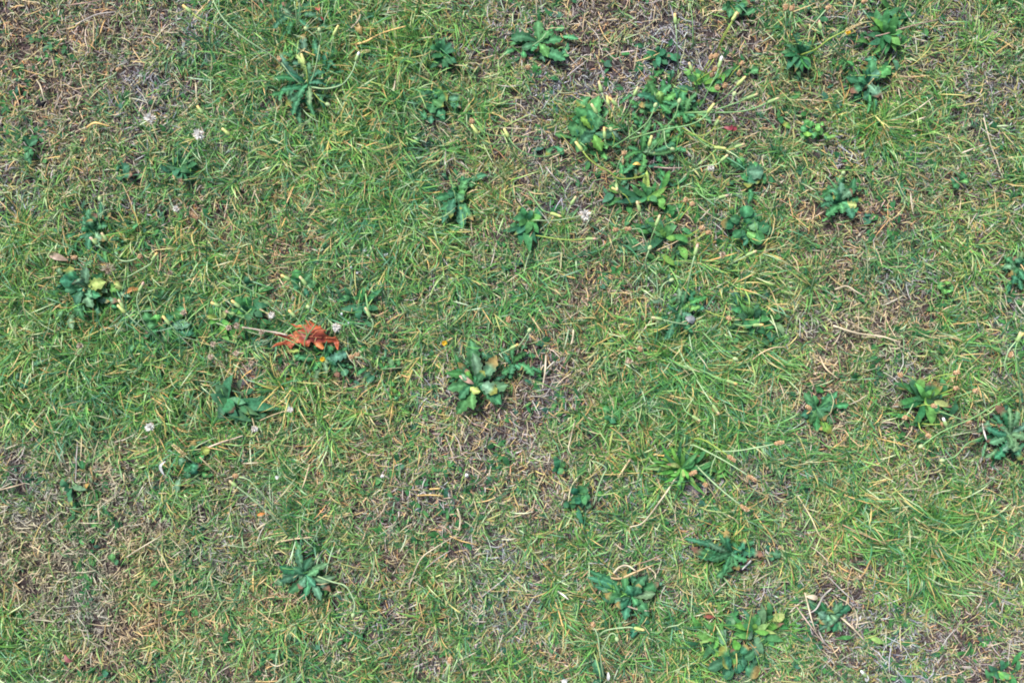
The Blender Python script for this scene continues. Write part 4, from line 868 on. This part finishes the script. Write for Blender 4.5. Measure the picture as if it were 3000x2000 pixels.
for k, (x, y, d) in enumerate([(1070,735,12),(1032,785,14),(1048,800,10),(1225,718,9),(1130,748,10),(1056,922,16),(1003,920,11),(1024,945,8),(1080,750,9),(1135,745,8)]):
    a = k * 1.3; ls = ['white fleck at the upper left of the cluster left of the five-armed plant', 'left white fleck of a close pair above the five-armed plant', 'right white fleck of a close pair above the five-armed plant', 'white fleck farthest right, alone in the grass above the five-armed plant', 'white fleck beside the curved green blades, right of the fleck cluster', 'largest white fleck, on the heart of the five-armed plant', 'white fleck at the left arm of the five-armed plant', 'small white fleck under the left arm of the five-armed plant', 'tiny white fleck touching the topmost fleck of the cluster', 'tiny white fleck at the right end of the fleck cluster'][k]
    chip('white_crumb', ls, 'white fleck', [(x - d * .5 * math.cos(a), y - d * .5 * math.sin(a)), (x + d * .5 * math.cos(a), y + d * .5 * math.sin(a))], 6.5, (.68, .70, .72), .022, 'tiny white flecks left of centre')
chip('dead_leaf', 'curled orange-brown dead leaf between the blunt rosette and the double bud', 'dead leaf', [(366,860),(385,848),(408,846)], 13, (.58, .27, .08), .04, mat=M_OAK)
chip('dead_leaf', 'tan curled dead leaf lying on the big central dandelion', 'dead leaf', [(1346,1100),(1368,1112),(1388,1124)], 14, (.42, .27, .20), .045, mat=M_OAK)
chip('dead_leaf', 'small crimson leaf in dry grass below the fan of buds, left of its twin', 'dead leaf', [(2122,372),(2138,378),(2146,366)], 12, (.24, .035, .05), .025, mat=M_OAK)
chip('dead_leaf', 'small crimson leaf in dry grass below the fan of buds, right of its twin', 'dead leaf', [(2146,384),(2158,372)], 12, (.26, .04, .055), .025, mat=M_OAK)
chip('dead_leaf', 'red-brown small leaf among the bright plantains at the bottom', 'dead leaf', [(2060,1803),(2078,1802),(2092,1804)], 11, (.24, .07, .05), .025, mat=M_OAK)
chip('dead_leaf', 'dull red leaf in pale grass near the bottom left corner', 'dead leaf', [(188,1918),(198,1930),(212,1938)], 13, (.28, .10, .10), .025, mat=M_OAK)
chip('dead_leaf', 'small orange leaf tip beside the lower long stem, lower left quarter', 'dead leaf', [(754,1508),(766,1504),(778,1502)], 9, (.62, .24, .07), .03, mat=M_OAK)
chip('dead_leaf', 'spotted yellow-red leaf right of the crimson-leaved weed', 'dead leaf', [(1046,72),(1052,88),(1060,102)], 18, (.34, .24, .08), .03, mat=M_OAK)
chip('dead_leaf', 'papery tan dead leaf above the compact bluish rosette', 'dead leaf', [(2362,1745),(2378,1745),(2396,1752)], 15, (.62, .50, .36), .035, mat=M_OAK)
chip('dead_leaf', 'orange-tan leaf scrap in the tangle under the bent yellow stem', 'dead leaf', [(1854,482),(1865,480),(1878,483)], 8, (.72, .48, .12), .03, mat=M_OAK)
chip('dead_leaf', 'brown dead leaf patch left of the tan-pink stem head in lush grass', 'dead leaf', [(145,748),(170,752),(198,762)], 20, (.36, .26, .19), .03, mat=M_OAK)
chip('dead_leaf', 'greyish withered leaf in the middle of the teal dandelion right of centre', 'dead leaf', [(2008,930),(2022,936),(2030,948)], 22, (.22, .23, .24), .035, mat=M_OAK)

def clod(label, px, py, r, col, name='soil_clod', cat='soil clod', group=None, seed=1):
    x, y = W(px, py, .01); u = np.linspace(0, 2 * PI, 13)[:-1]; vs = []; g = np.random.default_rng(seed)
    rings = [(-.5, .6), (-.1, .95), (.3, 1.0), (.65, .7)]
    for zz, rr in rings:
        for a in u: vs.append((math.cos(a) * rr * g.uniform(.8, 1.15), math.sin(a) * rr * g.uniform(.8, 1.15) * .8, zz * g.uniform(.8, 1.2)))
    vs.append((0, 0, -.7)); vs.append((0, 0, .85)); V = np.array(vs) * r / 1000 * np.array([1, 1, .7]); k = 12
    F4 = [(a * k + b, a * k + (b + 1) % k, (a + 1) * k + (b + 1) % k, (a + 1) * k + b) for a in range(3) for b in range(k)]
    F3 = [(48, (b + 1) % k, b) for b in range(k)] + [(49, 36 + b, 36 + (b + 1) % k) for b in range(k)]
    V += [x, y, .004 + float(height(x, y))]
    mb = MB(); mb.add(V, F4, F3, np.array(col) * g.uniform(.75, 1.2, (len(V), 1))); o = mb.build(name, M_THATCH); return tag(o, label, cat, group)
clod('black clod of earth at the end of the hooked straw, upper left', 116, 302, 15, (.018, .018, .022), seed=3)
# ------------------------------------------------------------------ grass, thatch and small ground cover (nobody could count them)
MS = .004; MX, MY = 3.4, 2.6; mask = np.zeros((int(2 * MX / MS), int(2 * MY / MS)), bool)
for fx, fy, fr in FOOT:
    r = fr * .6; a0, a1 = int((fx - r + MX) / MS), int((fx + r + MX) / MS) + 1; b0, b1 = int((fy - r + MY) / MS), int((fy + r + MY) / MS) + 1
    mask[max(a0, 0):a1, max(b0, 0):b1] = True
def covered(x, y):
    a = np.clip(((x + MX) / MS).astype(int), 0, mask.shape[0] - 1); b = np.clip(((y + MY) / MS).astype(int), 0, mask.shape[1] - 1)
    return mask[a, b]

def ribbons(x, y, L, wd, az, el, curl, roll, swirl, colA, colB, z0=0., prof=(.75, 1., .8)):
    """curved tapering blades; colA at the root, colB at the tip"""
    n = len(x); st = [0, .36, .72, 1.0]; pos = np.zeros((n, 4, 3)); p = np.column_stack([x, y, height(x, y) + z0 - .001]); pos[:, 0] = p
    for k in range(3):
        ds = (st[k + 1] - st[k]) * L; e = el - curl * (st[k] + st[k + 1]) / 2; a = az + swirl * (st[k] + st[k + 1]) / 2
        p = p + np.column_stack([np.cos(a) * np.cos(e) * ds, np.sin(a) * np.cos(e) * ds, np.sin(e) * ds]); pos[:, k + 1] = p
    g = height(pos[:, :, 0].ravel(), pos[:, :, 1].ravel()).reshape(n, 4); pos[:, 1:, 2] = np.maximum(pos[:, 1:, 2], g[:, 1:] + z0 * .3 + .0012)
    side = np.column_stack([-np.sin(az) * np.cos(roll), np.cos(az) * np.cos(roll), np.sin(roll)])
    V = np.zeros((n, 7, 3)); 
    for k in range(3):
        V[:, 2 * k] = pos[:, k] - side * (wd * prof[k] / 2)[:, None]; V[:, 2 * k + 1] = pos[:, k] + side * (wd * prof[k] / 2)[:, None]
    V[:, 6] = pos[:, 3]
    base = np.arange(n)[:, None] * 7
    F4 = np.concatenate([base + np.array([0, 1, 3, 2]), base + np.array([2, 3, 5, 4])]); F3 = base + np.array([4, 5, 6])
    tt = np.array([0, 0, .36, .36, .72, .72, 1.])[None, :, None]; col = colA[:, None, :] * (1 - tt) + colB[:, None, :] * tt
    return V.reshape(-1, 3), F4, F3, col.reshape(-1, 3)

def pick(n, table, jit=.18):
    w = np.array([t[0] for t in table]); c = np.array([t[1] for t in table]); k = rng.choice(len(w), n, p=w / w.sum())
    c = c[k] * rng.uniform(1 - jit, 1 + jit, (n, 1)) * rng.uniform(1 - jit * .4, 1 + jit * .4, (n, 3)); return np.clip(c, 0, .95)

GREENS = [(.28, (.078, .250, .055)), (.20, (.155, .370, .080)), (.17, (.024, .110, .045)), (.16, (.060, .225, .110)), (.09, (.28, .44, .13)), (.07, (.42, .53, .30)), (.05, (.50, .43, .15)), (.05, (.52, .35, .14))]
DRYS = [(.22, (.31, .275, .265)), (.15, (.50, .45, .40)), (.14, (.40, .34, .21)), (.36, (.10, .080, .072)), (.09, (.62, .47, .27)), (.05, (.52, .30, .15)), (.10, (.09, .075, .08))]

def sample(n, hx, hy):
    m = int(n * .38); return (np.concatenate([rng.uniform(-1.62, 1.62, n), rng.uniform(-hx, hx, m)]), np.concatenate([rng.uniform(-1.12, 1.12, n), rng.uniform(-hy, hy, m)]))
def region(x, y):                                     # thins out beyond what the picture shows
    d = np.maximum(np.abs(x) - 1.62, np.abs(y) - 1.12); return np.clip(1 - np.maximum(d, 0) * .35, .3, 1)

def make_grass(name, label, ntuft, hx, hy, k_lo, k_hi):
    x, y = sample(ntuft, hx, hy); ntuft = len(x); g = green(x, y)
    keep = rng.random(ntuft) < (g * 1.0 + .10) * region(x, y) * np.clip(2.6 * vnoise(x, y, .023, 61) - .55, .04, 1); x, y, g = x[keep], y[keep], g[keep]
    nb = rng.integers(k_lo, k_hi, len(x)); idx = np.repeat(np.arange(len(x)), nb); n = len(idx)
    bx = x[idx] + rng.normal(0, .0045, n); by = y[idx] + rng.normal(0, .0045, n); gg = g[idx]
    ok = ~covered(bx, by) | (rng.random(n) < .22); bx, by, gg, idx = bx[ok], by[ok], gg[ok], idx[ok]; n = len(bx)
    lush = np.clip((gg - .25) / .6, 0, 1)
    L = (.024 + .018 * lush + .028 * np.clip(lush - .62, 0, 1) / .38) * rng.lognormal(0, .40, n); L = np.clip(L, .008, .11)
    wd = rng.uniform(.0017, .0036, n) * (.85 + .25 * lush); lg = rng.random(n) < .008; L = np.where(lg, rng.uniform(.07, .13, n), L)
    flow = 2 * PI * vnoise(x, y, .16, 31)[idx] + 2.2 * vnoise(x, y, .05, 33)[idx]
    az = flow + rng.normal(0, 1.25, n); az = np.where(rng.random(n) < .4, rng.uniform(0, 2 * PI, n), az)
    el = rng.uniform(.25, 1.15, n); curl = rng.uniform(.3, 1.7, n); roll = rng.normal(0, .45, n); swirl = rng.normal(0, .5, n)
    cb = pick(n, GREENS); yel = vnoise(bx, by, .20, 35)[:, None]
    cb = cb * (1 + (yel - .5) * np.array([.5, .2, -.1])); ca = cb * .85 + np.array([.07, .08, .03]) * .5
    dull = np.clip((.72 - lush) * 1.0, 0, .36)[:, None]; lum = cb.mean(1, keepdims=True); cb = cb * (1 - dull) + (lum * np.array([1.05, 1.25, .58])) * dull
    dry = rng.random(n) < (.34 - .26 * lush); tip = pick(n, [(1, (.58, .42, .18)), (1, (.50, .38, .20)), (.6, (.60, .33, .12)), (.8, (.52, .47, .30))])
    ct = np.where(dry[:, None], tip, cb * 1.12)
    V, F4, F3, col = ribbons(bx, by, L, wd, az, el, curl, roll, swirl, ca, ct, .002)
    o = link(name, mesh_np(name, V, [F4, F3], np.clip(col, 0, .95), M_BLADE)); return tag(o, label, 'grass', kind='stuff'), n

def make_thatch(name, label, n0, hx, hy, zmax, cov):
    x, y = sample(n0, hx, hy); n0 = len(x); g = green(x, y)
    bare = vnoise(x, y, .05, 41) * vnoise(x, y, .14, 42)
    keep = (rng.random(n0) < np.clip(1.02 - .85 * g, .12, 1) * region(x, y) * np.clip(.5 + 2.4 * bare, 0, 1) * np.clip(2.3 * vnoise(x, y, .019, 62) - .4, .04, 1)) & (~covered(x, y) | (rng.random(n0) < cov)); x, y, g = x[keep], y[keep], g[keep]
    for ex, ey, er in ((2560,650,.035),(2735,155,.045),(735,1115,.022),(2050,1455,.03),(2820,600,.02),(1900,450,.03),(2660,610,.02),(1610,1085,.02),(2430,1715,.02),(2830,1870,.03)):
        a, b = W(ex, ey, 0); dd = np.hypot(x - a, y - b) + .014 * (vnoise(x, y, .02, 71) - .5); ok = (dd > er) | (rng.random(len(x)) < .12); x, y, g = x[ok], y[ok], g[ok]
    n = len(x)
    L = np.clip(.018 * rng.lognormal(0, .5, n), .005, .07); wd = rng.uniform(.0014, .0030, n)
    az = rng.uniform(0, 2 * PI, n); el = rng.uniform(-.05, .5, n); c = pick(n, DRYS, .22); big = rng.random(n) < .012; L = np.where(big, rng.uniform(.03, .085, n), L); wd = np.where(big, rng.uniform(.0018, .0030, n), wd); el = np.where(big, .12, el); c = np.where(big[:, None], pick(n, [(2, (.56, .46, .30)), (1, (.50, .44, .38)), (1, (.60, .42, .20))]), c)
    warm = np.exp(-((x + 1.25) / .55) ** 2 - ((y + .65) / .38) ** 2) + .6 * np.exp(-((x - 1.05) / .3) ** 2 - (y / .25) ** 2); grey = vnoise(x, y, .17, 43)[:, None]; wm = warm[:, None] * .9; c = c * (1 - wm) + (c.mean(1, keepdims=True) * np.array([1.32, 1.08, .68])) * wm; c = c * (1 - .35 * (grey - .5) * np.array([-1, 0, 1.4]))
    V, F4, F3, col = ribbons(x, y, L, wd, az, el, rng.uniform(0, 1., n), rng.normal(0, .5, n), rng.normal(0, .7, n), c, c * rng.uniform(.8, 1.25, (n, 1)), zmax)
    V[:, 2] += np.repeat(rng.uniform(0, .010, n) + np.where(big, .012, 0), 7)
    o = link(name, mesh_np(name, V, [F4, F3], np.clip(col, 0, .95), M_THATCH)); return tag(o, label, 'dry grass', kind='stuff'), n

_, n1 = make_grass('grass', 'short mown green and yellowing grass blades covering the whole ground', 115000, 3.2, 2.6, 3, 8)
_, n2 = make_thatch('dry_thatch', 'grey and tan dead grass clippings matted between the green blades', 330000, 3.2, 2.6, .001, .45)

def make_cover(n0):
    x, y = sample(n0, 3.0, 2.4); n0 = len(x); g = vnoise(x, y, .11, 51); keep = (g > .55) & (rng.random(n0) < .8) & ~covered(x, y); x, y = x[keep], y[keep]; n = len(x)
    k = rng.integers(2, 5, n); idx = np.repeat(np.arange(n), k); az = rng.uniform(0, 2 * PI, len(idx)); x = x[idx] + rng.normal(0, .004, len(idx)); y = y[idx] + rng.normal(0, .004, len(idx)); n = len(idx)
    c = pick(n, [(3, (.028, .125, .045)), (2, (.05, .18, .05)), (1, (.04, .13, .08))]); L = rng.uniform(.012, .034, n)
    V, F4, F3, col = ribbons(x, y, L, L * rng.uniform(.28, .6, n), az, rng.uniform(.2, .7, n), rng.uniform(.3, 1.2, n), rng.normal(0, .3, n), rng.normal(0, .2, n), c, c * 1.1, .006, (.25, 1., .85))
    o = link('weed_seedlings', mesh_np('weed_seedlings', V, [F4, F3], np.clip(col, 0, .9), M_LEAF)); tag(o, 'tiny dark green broad seedling leaves scattered low through the turf', 'ground cover', kind='stuff')
make_cover(7000)

# ------------------------------------------------------------------ long grass tufts, each a thing of its own
def tuft(label, px, py, n, R, Lm, az0=None, spread=PI, tone=None, seed=0):
    g = np.random.default_rng(seed); x, y = W(px, py, .01); root = tag(bpy.data.objects.new('grass_tuft', None), label, 'grass tuft', 'long-bladed tufts standing above the mown grass')
    a = g.uniform(0, 2 * PI, n); rr = R * np.sqrt(g.random(n)); bx = x + rr * np.cos(a); by = y + rr * np.sin(a)
    az = a + g.normal(0, .5, n) if az0 is None else az0 + g.normal(0, spread, n)
    c = np.array([(.075, .26, .045), (.14, .36, .07), (.035, .16, .06), (.28, .43, .13)])[g.choice(4, n, p=[.3, .3, .2, .2])] * g.uniform(.8, 1.2, (n, 1))
    ct = np.where(g.random(n)[:, None] < .12, np.array([.55, .42, .15])[None, :], c * 1.1)
    V, F4, F3, col = ribbons(bx, by, Lm * g.uniform(.45, 1.15, n), g.uniform(.0017, .0032, n), az, g.uniform(.35, 1.0, n), g.uniform(.4, 1.5, n), g.normal(0, .4, n), g.normal(0, .6, n), c, ct, .004)
    o = link('grass_tuft', mesh_np('grass_tuft', V, [F4, F3], np.clip(col, 0, .9), M_BLADE)); bpy.data.objects.remove(root)
    tag(o, label, 'grass tuft', 'long-bladed tufts standing above the mown grass'); return o
def withered(label, px, py, R, seed):
    g = np.random.default_rng(seed); x, y = W(px, py, .01); n = 46; a = g.uniform(0, 2 * PI, n); rr = R * np.sqrt(g.random(n)); c = np.array([(.20, .18, .20), (.30, .27, .29), (.13, .11, .12), (.34, .27, .22)])[g.integers(0, 4, n)]
    V, F4, F3, col = ribbons(x + rr * np.cos(a), y + rr * np.sin(a), g.uniform(.02, .05, n), g.uniform(.003, .006, n), g.normal(2.2, .6, n), g.uniform(.0, .4, n), g.uniform(0, .8, n), g.normal(0, .4, n), g.normal(0, .6, n), c, c * 1.2, .004)
    tag(link('withered_tuft', mesh_np('withered_tuft', V, [F4, F3], col, M_THATCH)), label, 'withered plant')
withered('flattened grey withered tuft in the pit beside the very dark rosette', 728, 1112, .03, 61)
withered('grey dead tuft on bare earth under the bright strap-leaved plant', 2045, 1440, .03, 62)
withered('grey matted dead stalks left of the compact bluish rosette', 2365, 1790, .04, 63)
tuft('large fan of long green blades right of centre, under the curved tan straw', 2000, 1075, 330, .055, .105, seed=1)
tuft('long green blades spreading at the lower right, largest tuft there', 2745, 1590, 360, .06, .11, seed=2)
tuft('green blade tuft in the grass left of the plain middle turf, near the top centre-left', 1180, 650, 170, .04, .07, seed=3)
tuft('bright green tuft cut by the left edge near the bottom', 8, 1895, 200, .045, .075, seed=4)
tuft('bluish-green tuft in thin grass at the top right corner', 2862, 120, 110, .03, .055, seed=5)
tuft('green tuft of blades between the clover patch and the right-hand straws', 2580, 385, 170, .045, .085, seed=6)
tuft('lush yellow-green blades around the double bud at the left', 340, 960, 260, .07, .085, seed=7)
tuft('lush long blades left of the stone pit, leaning right', 200, 1140, 300, .09, .085, .2, .9, seed=8)
tuft('long blades in lush grass at the far left edge, level with the blunt-leaved rosette', 60, 950, 260, .08, .08, .1, .9, seed=9)
tuft('fine blades at the right side of the white clover stem, above the joint', 1655, 655, 60, .012, .06, seed=10)
tuft('blade tuft hiding the small dark rosette left of the strap-leaved plant', 1805, 1195, 140, .03, .07, seed=11)
tuft('thin long blades beside the crimson-leaved weed at the top', 720, 200, 150, .06, .08, 2.4, .8, seed=12)
tuft('green tuft beside the bottom right edge of the broad plantain pair', 2290, 1850, 90, .03, .07, seed=13)
tuft('green tuft near the bottom edge, below the branching yellow-bud stem', 1960, 1960, 140, .05, .06, seed=14)
tuft('dark green single wide blades running down right from the curved tan straw tip', 2310, 1025, 9, .006, .10, -1.0, .15, seed=15)
print('BLADES', n1, n2, 'FOOT', len(FOOT))
